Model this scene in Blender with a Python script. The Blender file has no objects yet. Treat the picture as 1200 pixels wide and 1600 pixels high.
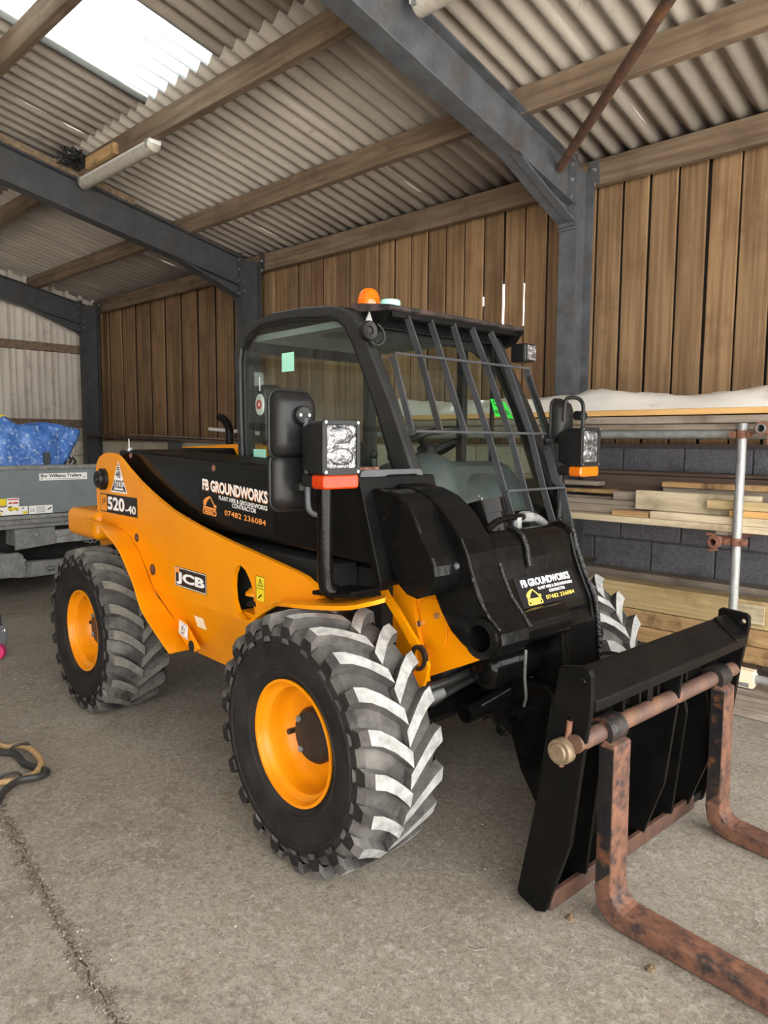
import bpy, bmesh, math, random
from mathutils import Vector, Matrix
random.seed(7)
PI = math.pi
S = bpy.context.scene
COL = S.collection

# ------------------------------------------------------------------ camera
cam_d = bpy.data.cameras.new('camera')
cam_d.sensor_fit = 'HORIZONTAL'; cam_d.sensor_width = 36.0; cam_d.lens = 34.1477
cam_d.clip_start = 0.05; cam_d.clip_end = 300
cam = bpy.data.objects.new('camera', cam_d); COL.objects.link(cam)
cam.matrix_world = Matrix(((0.720714, -0.072451, 0.689436, 0.0),
                           (0.693201, 0.06586, -0.717729, 0.0),
                           (0.006594, 0.995195, 0.09769, 1.45024),
                           (0, 0, 0, 1)))
S.camera = cam

# ------------------------------------------------------------------ sky, exposure
W = bpy.data.worlds.new('overcast_sky'); S.world = W
W.use_nodes = True
bg = W.node_tree.nodes['Background']
bg.inputs[0].default_value = (1.0, 0.985, 0.955, 1)
bg.inputs[1].default_value = 2.0
sun_d = bpy.data.lights.new('sun', 'SUN'); sun_d.energy = 16.0; sun_d.angle = math.radians(3.0); sun_d.color = (1.0, 0.95, 0.87)
sun = bpy.data.objects.new('sun', sun_d); COL.objects.link(sun)
sun.rotation_euler = Vector((0.10, -0.62, -0.78)).to_track_quat('-Z', 'Y').to_euler()
S.view_settings.view_transform = 'Standard'
S.view_settings.look = 'None'
S.view_settings.gamma = 1.0
S.view_settings.use_curve_mapping = False
S.view_settings.exposure = 1.80

# ------------------------------------------------------------------ materials
def new_mat(name):
    m = bpy.data.materials.new(name); m.use_nodes = True
    nt = m.node_tree
    return m, nt, nt.nodes['Principled BSDF']

def mat(name, c1, c2=None, rough=0.6, metal=0.0, scale=(6, 6, 6), detail=6.0, lo=0.35, hi=0.65,
        bump=0.0, bscale=None, rand=0.0, coat=0.0, dirt_and_light=None, dscale=3.0, dlo=0.5, dhi=0.75, rough2=None, spec=0.5):
    """noise-mixed two-colour principled; optional third 'dirt' colour, bump and per-object value change"""
    m, nt, p = new_mat(name)
    N = nt.nodes; L = nt.links
    p.inputs['Roughness'].default_value = rough
    p.inputs['Metallic'].default_value = metal
    p.inputs['Specular IOR Level'].default_value = spec
    if coat: p.inputs['Coat Weight'].default_value = coat; p.inputs['Coat Roughness'].default_value = 0.08
    tc = N.new('ShaderNodeTexCoord')
    vec = tc.outputs['Object']
    info = None
    if rand:
        info = N.new('ShaderNodeObjectInfo')
        add = N.new('ShaderNodeVectorMath'); add.operation = 'ADD'
        mul = N.new('ShaderNodeVectorMath'); mul.operation = 'SCALE'
        comb = N.new('ShaderNodeCombineXYZ')
        L.new(info.outputs['Random'], comb.inputs[0]); L.new(info.outputs['Random'], comb.inputs[1]); L.new(info.outputs['Random'], comb.inputs[2])
        L.new(comb.outputs[0], mul.inputs[0]); mul.inputs['Scale'].default_value = 37.0
        L.new(vec, add.inputs[0]); L.new(mul.outputs[0], add.inputs[1])
        vec = add.outputs[0]
    mp = N.new('ShaderNodeMapping'); mp.inputs['Scale'].default_value = scale
    L.new(vec, mp.inputs[0])
    col = None
    if c2 is not None:
        nz = N.new('ShaderNodeTexNoise'); nz.inputs['Scale'].default_value = 1.0
        nz.inputs['Detail'].default_value = detail; nz.inputs['Roughness'].default_value = 0.62
        L.new(mp.outputs[0], nz.inputs['Vector'])
        r = N.new('ShaderNodeMapRange'); r.inputs[1].default_value = lo; r.inputs[2].default_value = hi
        L.new(nz.outputs['Fac'], r.inputs[0])
        mx = N.new('ShaderNodeMix'); mx.data_type = 'RGBA'
        mx.inputs[6].default_value = (*c1, 1); mx.inputs[7].default_value = (*c2, 1)
        L.new(r.outputs[0], mx.inputs[0]); col = mx.outputs[2]
    if dirt_and_light is not None:
        nz2 = N.new('ShaderNodeTexNoise'); nz2.inputs['Scale'].default_value = dscale
        nz2.inputs['Detail'].default_value = 8.0; nz2.inputs['Roughness'].default_value = 0.65
        L.new(vec, nz2.inputs['Vector'])
        r2 = N.new('ShaderNodeMapRange'); r2.inputs[1].default_value = dlo; r2.inputs[2].default_value = dhi
        L.new(nz2.outputs['Fac'], r2.inputs[0])
        mx2 = N.new('ShaderNodeMix'); mx2.data_type = 'RGBA'
        if col is not None: L.new(col, mx2.inputs[6])
        else: mx2.inputs[6].default_value = (*c1, 1)
        mx2.inputs[7].default_value = (*dirt_and_light, 1)
        L.new(r2.outputs[0], mx2.inputs[0]); col = mx2.outputs[2]
        if rough2 is not None:
            mr = N.new('ShaderNodeMapRange'); mr.inputs[3].default_value = rough; mr.inputs[4].default_value = rough2
            L.new(r2.outputs[0], mr.inputs[0]); L.new(mr.outputs[0], p.inputs['Roughness'])
    if rand:
        hs = N.new('ShaderNodeHueSaturation')
        mr = N.new('ShaderNodeMapRange'); mr.inputs[3].default_value = 1.0 - rand; mr.inputs[4].default_value = 1.0 + rand
        L.new(info.outputs['Random'], mr.inputs[0]); L.new(mr.outputs[0], hs.inputs['Value'])
        if col is not None: L.new(col, hs.inputs['Color'])
        else: hs.inputs['Color'].default_value = (*c1, 1)
        col = hs.outputs[0]
    if col is not None: L.new(col, p.inputs['Base Color'])
    else: p.inputs['Base Color'].default_value = (*c1, 1)
    if bump:
        nb = N.new('ShaderNodeTexNoise'); nb.inputs['Scale'].default_value = 1.0; nb.inputs['Detail'].default_value = 8.0
        mb = N.new('ShaderNodeMapping'); s = bscale or scale; mb.inputs['Scale'].default_value = s
        L.new(vec, mb.inputs[0]); L.new(mb.outputs[0], nb.inputs['Vector'])
        b = N.new('ShaderNodeBump'); b.inputs['Strength'].default_value = bump; b.inputs['Distance'].default_value = 0.01
        L.new(nb.outputs['Fac'], b.inputs['Height']); L.new(b.outputs[0], p.inputs['Normal'])
    return m

def glass_mat(name, tint, gloss=0.08):
    m = bpy.data.materials.new(name); m.use_nodes = True
    nt = m.node_tree; N = nt.nodes; L = nt.links
    N.remove(N['Principled BSDF'])
    t = N.new('ShaderNodeBsdfTransparent'); t.inputs[0].default_value = (*tint, 1)
    g = N.new('ShaderNodeBsdfGlossy'); g.inputs['Roughness'].default_value = 0.02
    lw = N.new('ShaderNodeLayerWeight'); lw.inputs[0].default_value = 0.5
    pw = N.new('ShaderNodeMath'); pw.operation = 'POWER'; pw.inputs[1].default_value = 4.0; L.new(lw.outputs['Facing'], pw.inputs[0])
    f = N.new('ShaderNodeMath'); f.operation = 'MULTIPLY_ADD'; f.inputs[1].default_value = 0.6; f.inputs[2].default_value = 0.025; L.new(pw.outputs[0], f.inputs[0])
    mx = N.new('ShaderNodeMixShader')
    L.new(f.outputs[0], mx.inputs[0]); L.new(t.outputs[0], mx.inputs[1]); L.new(g.outputs[0], mx.inputs[2])
    L.new(mx.outputs[0], N['Material Output'].inputs[0])
    return m

M = {}
M['yellow'] = mat('yellow_paint', (0.80, 0.285, 0.002), (0.74, 0.255, 0.0015), rough=0.32, spec=0.35, scale=(3, 3, 3), dirt_and_light=(0.60, 0.19, 0.0015), dscale=4.0, dlo=0.62, dhi=0.8)
M['yellow_rim'] = mat('yellow_rim_paint', (0.80, 0.275, 0.002), (0.70, 0.225, 0.0015), rough=0.35, spec=0.35, scale=(8, 8, 8), dirt_and_light=(0.40, 0.13, 0.006), dscale=14.0, dlo=0.66, dhi=0.78)
M['black_gloss'] = mat('black_gloss_paint', (0.0035, 0.0035, 0.0035), (0.006, 0.0055, 0.005), rough=0.14, scale=(14, 14, 14), bump=0.10, bscale=(30, 30, 30), spec=0.15)
M['weld_gloss'] = mat('glossy_weld_paint', (0.004, 0.004, 0.004), rough=0.12, spec=0.45, bump=0.8, bscale=(90, 90, 90))
M['black_satin'] = mat('black_satin_paint', (0.003, 0.003, 0.003), (0.0065, 0.006, 0.0055), rough=0.36, scale=(9, 9, 9), spec=0.10)
M['black_plastic'] = mat('black_plastic', (0.0065, 0.0065, 0.007), (0.012, 0.012, 0.0125), rough=0.42, scale=(30, 30, 30), spec=0.3)
M['cab_frame'] = mat('cab_frame_paint', (0.017, 0.0175, 0.018), (0.025, 0.0255, 0.026), rough=0.4, spec=0.35, scale=(12, 12, 12), bump=0.05, bscale=(160, 160, 160))
M['rubber'] = mat('tyre_rubber', (0.040, 0.037, 0.035), (0.085, 0.08, 0.075), rough=0.9, spec=0.2, scale=(9, 9, 9), dirt_and_light=(0.17, 0.162, 0.15), dscale=5.0, dlo=0.45, dhi=0.72, bump=0.4, bscale=(60, 60, 60))
M['rubber_side'] = mat('tyre_sidewall', (0.009, 0.008, 0.0076), (0.022, 0.019, 0.0175), rough=0.75, spec=0.25, scale=(9, 9, 9), bump=0.25, bscale=(50, 50, 50))
M['rubber_worn'] = mat('worn_lug_rubber', (0.235, 0.235, 0.225), (0.40, 0.40, 0.385), rough=0.9, scale=(26, 26, 26), dirt_and_light=(0.15, 0.15, 0.145), dscale=9.0, dlo=0.55, dhi=0.75, bump=0.3, bscale=(120, 120, 120))
M['rubber_worn_rear'] = mat('worn_rear_lug_rubber', (0.13, 0.122, 0.105), (0.19, 0.18, 0.155), rough=0.9, scale=(26, 26, 26), dirt_and_light=(0.07, 0.066, 0.06), dscale=9.0, dlo=0.55, dhi=0.75, bump=0.3, bscale=(120, 120, 120))
M['hub_black'] = mat('hub_black', (0.010, 0.010, 0.010), (0.024, 0.022, 0.02), rough=0.4, scale=(20, 20, 20), bump=0.2)
M['rust'] = mat('rusty_fork_steel', (0.185, 0.088, 0.054), (0.105, 0.052, 0.035), rough=0.55, spec=0.25, scale=(22, 22, 22), dirt_and_light=(0.034, 0.026, 0.027), dscale=24.0, dlo=0.47, dhi=0.66, bump=0.3, bscale=(50, 50, 50))
M['rust_black'] = mat('worn_black_over_rust', (0.010, 0.010, 0.011), (0.02, 0.017, 0.016), rough=0.35, scale=(10, 10, 10), dirt_and_light=(0.13, 0.052, 0.024), dscale=11.0, dlo=0.57, dhi=0.68, bump=0.3, bscale=(40, 40, 40))
M['rust_edge'] = mat('rusted_edge', (0.055, 0.028, 0.020), (0.10, 0.045, 0.027), rough=0.6, scale=(16, 16, 16), bump=0.3)
M['rust_coupler'] = mat('rusty_coupler', (0.14, 0.055, 0.035), (0.22, 0.10, 0.065), rough=0.7, scale=(40, 40, 40), bump=0.3)
M['rust_pipe'] = mat('rusty_pipe', (0.070, 0.036, 0.027), (0.115, 0.062, 0.046), rough=0.6, scale=(12, 12, 12), dirt_and_light=(0.20, 0.095, 0.035), dscale=6.0)
M['steel_grey'] = mat('blue_grey_steel', (0.062, 0.067, 0.077), (0.105, 0.114, 0.130), rough=0.45, scale=(7, 7, 7), dirt_and_light=(0.070, 0.055, 0.045), dscale=5.0, dlo=0.52, dhi=0.70, bump=0.15, bscale=(50, 50, 50))  # brown patches are dirt that also stands in for shade on the flange
M['steel_dark'] = mat('dark_steel', (0.035, 0.037, 0.042), (0.055, 0.058, 0.066), rough=0.5, scale=(7, 7, 7), dirt_and_light=(0.055, 0.042, 0.034), dscale=4.0, dlo=0.58, dhi=0.75, bump=0.1)
M['galv'] = mat('galvanised_steel', (0.30, 0.31, 0.315), (0.42, 0.43, 0.43), rough=0.45, metal=0.35, scale=(30, 30, 12), dirt_and_light=(0.20, 0.20, 0.19), dscale=9.0)
M['galv_dull'] = mat('dull_galvanised_steel', (0.185, 0.19, 0.185), (0.27, 0.275, 0.265), rough=0.6, metal=0.2, scale=(22, 22, 22), dirt_and_light=(0.12, 0.12, 0.115), dscale=8.0)
M['chrome'] = mat('bright_steel', (0.55, 0.55, 0.55), rough=0.25, metal=0.9)
M['brass'] = mat('weathered_pin_steel', (0.17, 0.12, 0.075), (0.24, 0.18, 0.115), rough=0.45, metal=0.3, scale=(40, 40, 40))
M['fibre'] = mat('fibre_cement_roof', (0.335, 0.300, 0.264), (0.44, 0.398, 0.352), rough=0.9, scale=(3, 0.6, 3), rand=0.10, dirt_and_light=(0.25, 0.212, 0.178), dscale=9.0, dlo=0.60, dhi=0.82, bump=0.25, bscale=(90, 90, 90))
M['cladding'] = mat('end_wall_cladding', (0.52, 0.47, 0.42), (0.64, 0.59, 0.53), rough=0.7, scale=(2.5, 2.5, 1.0), dirt_and_light=(0.27, 0.23, 0.20), dscale=5.0, dlo=0.56, dhi=0.78)
M['wall_plank'] = mat('brown_wall_plank', (0.155, 0.088, 0.041), (0.30, 0.188, 0.098), rough=0.85, scale=(28, 28, 0.9), rand=0.22, dirt_and_light=(0.105, 0.053, 0.024), dscale=1.6, dlo=0.5, dhi=0.8, bump=0.35, bscale=(70, 70, 2.0))
M['purlin'] = mat('roof_purlin_timber', (0.115, 0.078, 0.050), (0.225, 0.163, 0.110), rough=0.9, scale=(1.2, 26, 26), rand=0.1, dirt_and_light=(0.075, 0.046, 0.027), dscale=2.5, dlo=0.5, dhi=0.8, bump=0.3, bscale=(2, 60, 60))
M['timber_pale'] = mat('pale_timber', (0.42, 0.34, 0.22), (0.62, 0.53, 0.37), rough=0.85, scale=(2.0, 34, 34), rand=0.15, dirt_and_light=(0.23, 0.175, 0.11), dscale=3.5, dlo=0.52, dhi=0.75, bump=0.3, bscale=(3, 70, 70))
M['timber_green'] = mat('green_treated_timber', (0.40, 0.29, 0.135), (0.56, 0.43, 0.225), rough=0.85, scale=(1.6, 34, 34), rand=0.15, dirt_and_light=(0.26, 0.17, 0.075), dscale=3.0, dlo=0.55, dhi=0.78, bump=0.3, bscale=(3, 70, 70))
M['timber_brown'] = mat('weathered_brown_timber', (0.34, 0.20, 0.085), (0.52, 0.34, 0.16), rough=0.85, scale=(1.6, 30, 30), rand=0.15, dirt_and_light=(0.085, 0.048, 0.024), dscale=3.4, dlo=0.52, dhi=0.66, bump=0.35, bscale=(3, 60, 60))
M['timber_grey'] = mat('grey_weathered_timber', (0.20, 0.158, 0.122), (0.31, 0.262, 0.215), rough=0.9, scale=(1.6, 30, 30), rand=0.15, dirt_and_light=(0.13, 0.095, 0.07), dscale=4.0, dlo=0.5, dhi=0.72, bump=0.3, bscale=(3, 60, 60))
M['timber_orange'] = mat('fresh_orange_timber', (0.56, 0.315, 0.105), (0.66, 0.40, 0.16), rough=0.75, scale=(1.6, 30, 30), bump=0.15)
M['timber_dark'] = mat('dark_stained_timber', (0.075, 0.048, 0.036), (0.12, 0.08, 0.062), rough=0.85, scale=(1.6, 30, 30), bump=0.3)
M['block_grey'] = mat('grey_concrete_block', (0.105, 0.106, 0.122), (0.175, 0.175, 0.192), rough=0.95, scale=(60, 60, 60), rand=0.10, dirt_and_light=(0.066, 0.064, 0.073), dscale=5.0, dlo=0.5, dhi=0.75, bump=0.5, bscale=(120, 120, 120))
M['block_cream'] = mat('cream_concrete_block', (0.62, 0.56, 0.44), (0.74, 0.69, 0.56), rough=0.95, scale=(30, 30, 30), rand=0.07, dirt_and_light=(0.46, 0.40, 0.30), dscale=4.0, dlo=0.55, dhi=0.75, bump=0.4, bscale=(100, 100, 100))
M['mortar'] = mat('mortar', (0.062, 0.062, 0.068), (0.085, 0.084, 0.09), rough=0.95, scale=(40, 40, 40))
M['mortar_cream'] = mat('cream_mortar', (0.34, 0.30, 0.23), (0.38, 0.34, 0.27), rough=0.95, scale=(40, 40, 40))
M['backing'] = mat('dark_wall_backing', (0.02, 0.016, 0.013), rough=0.95)
M['sheet_white'] = mat('dusty_white_plastic_sheet', (0.82, 0.80, 0.765), (0.72, 0.69, 0.64), rough=0.4, scale=(2, 5, 12), dirt_and_light=(0.46, 0.38, 0.29), dscale=3.2, dlo=0.57, dhi=0.72)
M['plastic_white'] = mat('white_plastic', (0.72, 0.72, 0.71), rough=0.35)
M['diffuser'] = mat('dusty_lamp_diffuser', (0.40, 0.375, 0.33), (0.50, 0.47, 0.42), rough=0.35, scale=(9, 9, 9), dirt_and_light=(0.26, 0.225, 0.18), dscale=8.0)
M['tarp'] = mat('blue_tarpaulin', (0.030, 0.105, 0.36), (0.075, 0.20, 0.53), rough=0.3, scale=(9, 9, 9), dirt_and_light=(0.55, 0.62, 0.70), dscale=34.0, dlo=0.54, dhi=0.70, bump=0.8, bscale=(22, 22, 22))  # pale third colour paints the sheen and scattered glints of the creases
M['trailer'] = mat('grey_blue_trailer_panel', (0.165, 0.20, 0.212), (0.20, 0.236, 0.248), rough=0.45, metal=0.2, scale=(3, 3, 3), dirt_and_light=(0.13, 0.152, 0.158), dscale=3.0)
M['magenta'] = mat('magenta_wheel', (0.62, 0.028, 0.145), (0.50, 0.022, 0.12), rough=0.5, scale=(30, 30, 30))
M['print_white'] = mat('white_print', (0.86, 0.86, 0.85), rough=0.5)
M['print_cream'] = mat('cream_print', (0.90, 0.78, 0.58), rough=0.5)
M['print_orange'] = mat('orange_print', (0.80, 0.30, 0.06), rough=0.5)
M['print_gold'] = mat('gold_print', (0.75, 0.50, 0.07), rough=0.5)
M['print_black'] = mat('black_print', (0.012, 0.012, 0.012), rough=0.5)
M['print_red'] = mat('red_print', (0.55, 0.03, 0.03), rough=0.5)
M['print_yellow'] = mat('yellow_print', (0.78, 0.60, 0.02), rough=0.5)
M['print_green'] = mat('green_sticker', (0.02, 0.50, 0.04), rough=0.5)
M['mint'] = mat('mint_sticker', (0.36, 0.78, 0.62), rough=0.5)
M['decal_black'] = mat('black_decal_film', (0.004, 0.004, 0.004), rough=0.3, spec=0.2)
M['decal_navy'] = mat('dark_decal_film', (0.006, 0.006, 0.008), rough=0.3, spec=0.2)
M['amber'] = mat('amber_lens', (0.86, 0.17, 0.003), (0.78, 0.13, 0.002), rough=0.12, scale=(60, 8, 60), coat=0.5)
M['amber'].node_tree.nodes['Principled BSDF'].inputs['Subsurface Weight'].default_value = 0.25
M['indicator_red'] = mat('orange_red_indicator_lens', (0.52, 0.040, 0.002), (0.40, 0.024, 0.0015), rough=0.2, spec=0.3, scale=(90, 90, 30))
M['indicator_amber'] = mat('amber_indicator_lens', (0.62, 0.15, 0.004), (0.50, 0.10, 0.003), rough=0.18, scale=(90, 90, 30), coat=0.4)
M['reflector'] = mat('headlamp_reflector', (0.34, 0.345, 0.36), (0.10, 0.10, 0.105), rough=0.15, metal=0.8, scale=(14, 14, 60), lo=0.42, hi=0.60, bump=1.0, bscale=(40, 40, 40))
M['grey_plastic'] = mat('grey_interior_plastic', (0.040, 0.047, 0.048), (0.058, 0.066, 0.066), rough=0.6, scale=(30, 30, 30))
M['headliner'] = mat('pale_headliner', (0.20, 0.22, 0.22), (0.25, 0.27, 0.265), rough=0.8, scale=(8, 8, 8))
M['hose'] = mat('black_hose', (0.015, 0.015, 0.015), (0.03, 0.029, 0.028), rough=0.5, scale=(30, 30, 30))
M['hose_tan'] = mat('tan_hose', (0.42, 0.27, 0.12), (0.30, 0.19, 0.09), rough=0.6, scale=(40, 40, 40))
M['hose_grey'] = mat('grey_sleeved_hose', (0.10, 0.10, 0.10), (0.20, 0.20, 0.195), rough=0.8, scale=(50, 50, 50))
M['soil'] = mat('dark_joint_soil', (0.085, 0.068, 0.052), (0.16, 0.13, 0.10), rough=0.95, scale=(40, 40, 40))
M['grit'] = mat('floor_grit', (0.20, 0.175, 0.145), (0.36, 0.33, 0.29), rough=0.95, scale=(30, 30, 30))
M['glass_side'] = glass_mat('tinted_cab_glass', (0.90, 0.945, 0.925))
M['glass_front'] = glass_mat('windscreen_glass', (0.93, 0.965, 0.95))
M['mirror_glass'] = mat('mirror_glass', (0.7, 0.7, 0.7), rough=0.03, metal=1.0)
M['roof_dust'] = mat('dusty_roof_paint', (0.014, 0.014, 0.014), (0.12, 0.075, 0.07), rough=0.6, scale=(10, 10, 10), lo=0.45, hi=0.7)
M['void'] = mat('dark_interior_and_shade', (0.008, 0.008, 0.008), rough=0.9)  # near-black, also paints the shade under the trailer
M['nest'] = mat('tangled_cable', (0.012, 0.012, 0.014), rough=0.6)

# translucent corrugated rooflight
def rooflight_mat():
    m = bpy.data.materials.new('translucent_rooflight'); m.use_nodes = True
    nt = m.node_tree; N = nt.nodes; L = nt.links; N.remove(N['Principled BSDF'])
    d = N.new('ShaderNodeBsdfDiffuse'); d.inputs[0].default_value = (0.80, 0.83, 0.83, 1)
    lw = N.new('ShaderNodeLayerWeight'); lw.inputs[0].default_value = 0.5
    t = N.new('ShaderNodeBsdfTranslucent')
    tc = N.new('ShaderNodeTexCoord'); nz = N.new('ShaderNodeTexNoise'); nz.inputs['Scale'].default_value = 9.0; nz.inputs['Detail'].default_value = 8
    r = N.new('ShaderNodeMapRange'); r.inputs[1].default_value = 0.55; r.inputs[2].default_value = 0.75
    mxc = N.new('ShaderNodeMix'); mxc.data_type = 'RGBA'; mxc.inputs[6].default_value = (0.52, 0.56, 0.57, 1); mxc.inputs[7].default_value = (0.38, 0.42, 0.43, 1)
    L.new(tc.outputs['Object'], nz.inputs['Vector']); L.new(nz.outputs['Fac'], r.inputs[0]); L.new(r.outputs[0], mxc.inputs[0]); 
    mg = N.new('ShaderNodeMix'); mg.data_type = 'RGBA'; mg.blend_type = 'MULTIPLY'; mg.inputs[0].default_value = 1.0
    rg = N.new('ShaderNodeMapRange'); rg.inputs[1].default_value = 0.35; rg.inputs[2].default_value = 0.8; rg.inputs[3].default_value = 1.0; rg.inputs[4].default_value = 0.30
    L.new(lw.outputs['Facing'], rg.inputs[0]); L.new(mxc.outputs[2], mg.inputs[6]); L.new(rg.outputs[0], mg.inputs[7]); L.new(mg.outputs[2], t.inputs[0])
    mx = N.new('ShaderNodeMixShader'); mx.inputs[0].default_value = 0.8
    L.new(d.outputs[0], mx.inputs[1]); L.new(t.outputs[0], mx.inputs[2]); L.new(mx.outputs[0], N['Material Output'].inputs[0])
    return m
M['rooflight'] = rooflight_mat()

# concrete floor
def floor_mat():
    m, nt, p = new_mat('dusty_concrete_floor'); N = nt.nodes; L = nt.links
    p.inputs['Roughness'].default_value = 0.9
    tc = N.new('ShaderNodeTexCoord'); v = tc.outputs['Object']
    def noise(scale, detail=8, rough=0.6, dist=0.0):
        n = N.new('ShaderNodeTexNoise'); n.inputs['Scale'].default_value = scale; n.inputs['Detail'].default_value = detail
        n.inputs['Roughness'].default_value = rough; n.inputs['Distortion'].default_value = dist
        L.new(v, n.inputs['Vector']); return n.outputs['Fac']
    def rng(s, a, b, c=0.0, d=1.0):
        r = N.new('ShaderNodeMapRange'); r.inputs[1].default_value = a; r.inputs[2].default_value = b; r.inputs[3].default_value = c; r.inputs[4].default_value = d
        L.new(s, r.inputs[0]); return r.outputs[0]
    def mix(f, a, b):
        mx = N.new('ShaderNodeMix'); mx.data_type = 'RGBA'; L.new(f, mx.inputs[0])
        for s, i in ((a, 6), (b, 7)):
            if isinstance(s, tuple): mx.inputs[i].default_value = (*s, 1)
            else: L.new(s, mx.inputs[i])
        return mx.outputs[2]
    c = mix(rng(noise(0.9, 10, 0.65), 0.36, 0.64), (0.47, 0.395, 0.305), (0.70, 0.625, 0.515))
    c = mix(rng(noise(2.6, 8, 0.7, 0.6), 0.54, 0.74), c, (0.42, 0.33, 0.225))
    c = mix(rng(noise(1.7, 10, 0.75, 1.2), 0.50, 0.66), c, (0.37, 0.305, 0.235))
    c = mix(rng(noise(3.3, 10, 0.8, 0.8), 0.55, 0.68), c, (0.72, 0.655, 0.56))
    c = mix(rng(noise(55, 6, 0.75), 0.48, 0.72), c, (0.31, 0.255, 0.20))
    c = mix(rng(noise(34, 9, 0.85, 0.6), 0.50, 0.60), c, (0.72, 0.66, 0.56))
    c = mix(rng(noise(41, 9, 0.85, 0.9), 0.52, 0.62), c, (0.30, 0.245, 0.185))
    c = mix(rng(noise(95, 6, 0.85), 0.54, 0.62), c, (0.22, 0.18, 0.138))
    c = mix(rng(noise(21, 8, 0.85, 1.5), 0.55, 0.62), c, (0.74, 0.68, 0.59))
    c = mix(rng(noise(7, 10, 0.85, 2.0), 0.58, 0.68), c, (0.25, 0.205, 0.16))
    L.new(c, p.inputs['Base Color'])
    a = N.new('ShaderNodeMath'); a.operation = 'ADD'
    b2 = N.new('ShaderNodeMath'); b2.operation = 'MULTIPLY'; b2.inputs[1].default_value = 0.5
    L.new(noise(150, 6, 0.8), b2.inputs[0]); L.new(noise(26, 10, 0.8, 1.2), a.inputs[0]); L.new(b2.outputs[0], a.inputs[1])
    bp = N.new('ShaderNodeBump'); bp.inputs['Strength'].default_value = 1.0; bp.inputs['Distance'].default_value = 0.045
    L.new(a.outputs[0], bp.inputs['Height']); L.new(bp.outputs[0], p.inputs['Normal'])
    return m
M['floor'] = floor_mat()
M['yard'] = mat('outside_yard_concrete', (0.44, 0.43, 0.40), (0.50, 0.49, 0.46), rough=0.95, scale=(2, 2, 2))

# ------------------------------------------------------------------ mesh helpers
def obj(name, bm, m, parent=None, bevel=0.0, smooth=False, seg=2, loc=None, angle=35):
    bmesh.ops.remove_doubles(bm, verts=bm.verts, dist=1e-5)
    bmesh.ops.recalc_face_normals(bm, faces=bm.faces)
    me = bpy.data.meshes.new(name)
    if loc is not None:
        bmesh.ops.translate(bm, verts=bm.verts, vec=[-c for c in loc])
    bm.to_mesh(me); bm.free()
    for q in (m if isinstance(m, (list, tuple)) else [m]): me.materials.append(M[q])
    if smooth:
        me.polygons.foreach_set('use_smooth', [True] * len(me.polygons))
        try: me.set_sharp_from_angle(angle=math.radians(angle))
        except Exception: pass
    o = bpy.data.objects.new(name, me); COL.objects.link(o)
    if loc is not None: o.location = loc
    if parent is not None: o.parent = parent
    if bevel:
        b = o.modifiers.new('bevel', 'BEVEL'); b.width = bevel; b.segments = seg; b.limit_method = 'ANGLE'; b.angle_limit = math.radians(40)
    return o

def objs(name, bm, m, parent=None, **k):
    """like obj, but every loose piece of the mesh becomes an object of its own"""
    bmesh.ops.remove_doubles(bm, verts=bm.verts, dist=1e-5)
    left = set(bm.verts); out = []
    while left:
        seed = left.pop(); isl = {seed}; st = [seed]
        while st:
            v = st.pop()
            for e in v.link_edges:
                w = e.other_vert(v)
                if w not in isl: isl.add(w); st.append(w)
        left -= isl
        nb = bmesh.new(); mp = {v: nb.verts.new(v.co) for v in isl}
        done = set()
        for v in isl:
            for f in v.link_faces:
                if f not in done:
                    done.add(f); g = nb.faces.new([mp[q] for q in f.verts]); g.material_index = f.material_index
        out.append(obj(name, nb, m, parent, **k))
    bm.free(); return out

def tag(o, label, cat, group=None, kind=None):
    o['label'] = label; o['category'] = cat
    if group: o['group'] = group
    if kind: o['kind'] = kind
    return o

def thing(name, label, cat, loc=(0, 0, 0), rz=0.0, group=None):
    o = bpy.data.objects.new(name, None); COL.objects.link(o); o.empty_display_size = 0.1
    o.location = loc; o.rotation_euler = (0, 0, rz)
    return tag(o, label, cat, group)

def struct(o): o['kind'] = 'structure'; return o

def lab(o, label): o['label'] = label; return o

def box(bm, x0, x1, y0, y1, z0, z1, mtx=None, mi=0):
    v = [bm.verts.new((x, y, z)) for x in (x0, x1) for y in (y0, y1) for z in (z0, z1)]
    if mtx is not None:
        for q in v: q.co = mtx @ q.co
    for f in ((0, 1, 3, 2), (4, 6, 7, 5), (0, 4, 5, 1), (2, 3, 7, 6), (0, 2, 6, 4), (1, 5, 7, 3)):
        fc = bm.faces.new([v[i] for i in f]); fc.material_index = mi
    return v

def cap(bm, loops):
    """flat face(s) with holes from vertex loops"""
    if len(loops) == 1:
        return [bm.faces.new(loops[0])]
    es = []
    for lp in loops:
        for i in range(len(lp)):
            e = bm.edges.get((lp[i], lp[(i + 1) % len(lp)])) or bm.edges.new((lp[i], lp[(i + 1) % len(lp)]))
            es.append(e)
    r = bmesh.ops.triangle_fill(bm, use_beauty=True, use_dissolve=False, edges=es)
    return [g for g in r['geom'] if isinstance(g, bmesh.types.BMFace)]

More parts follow.
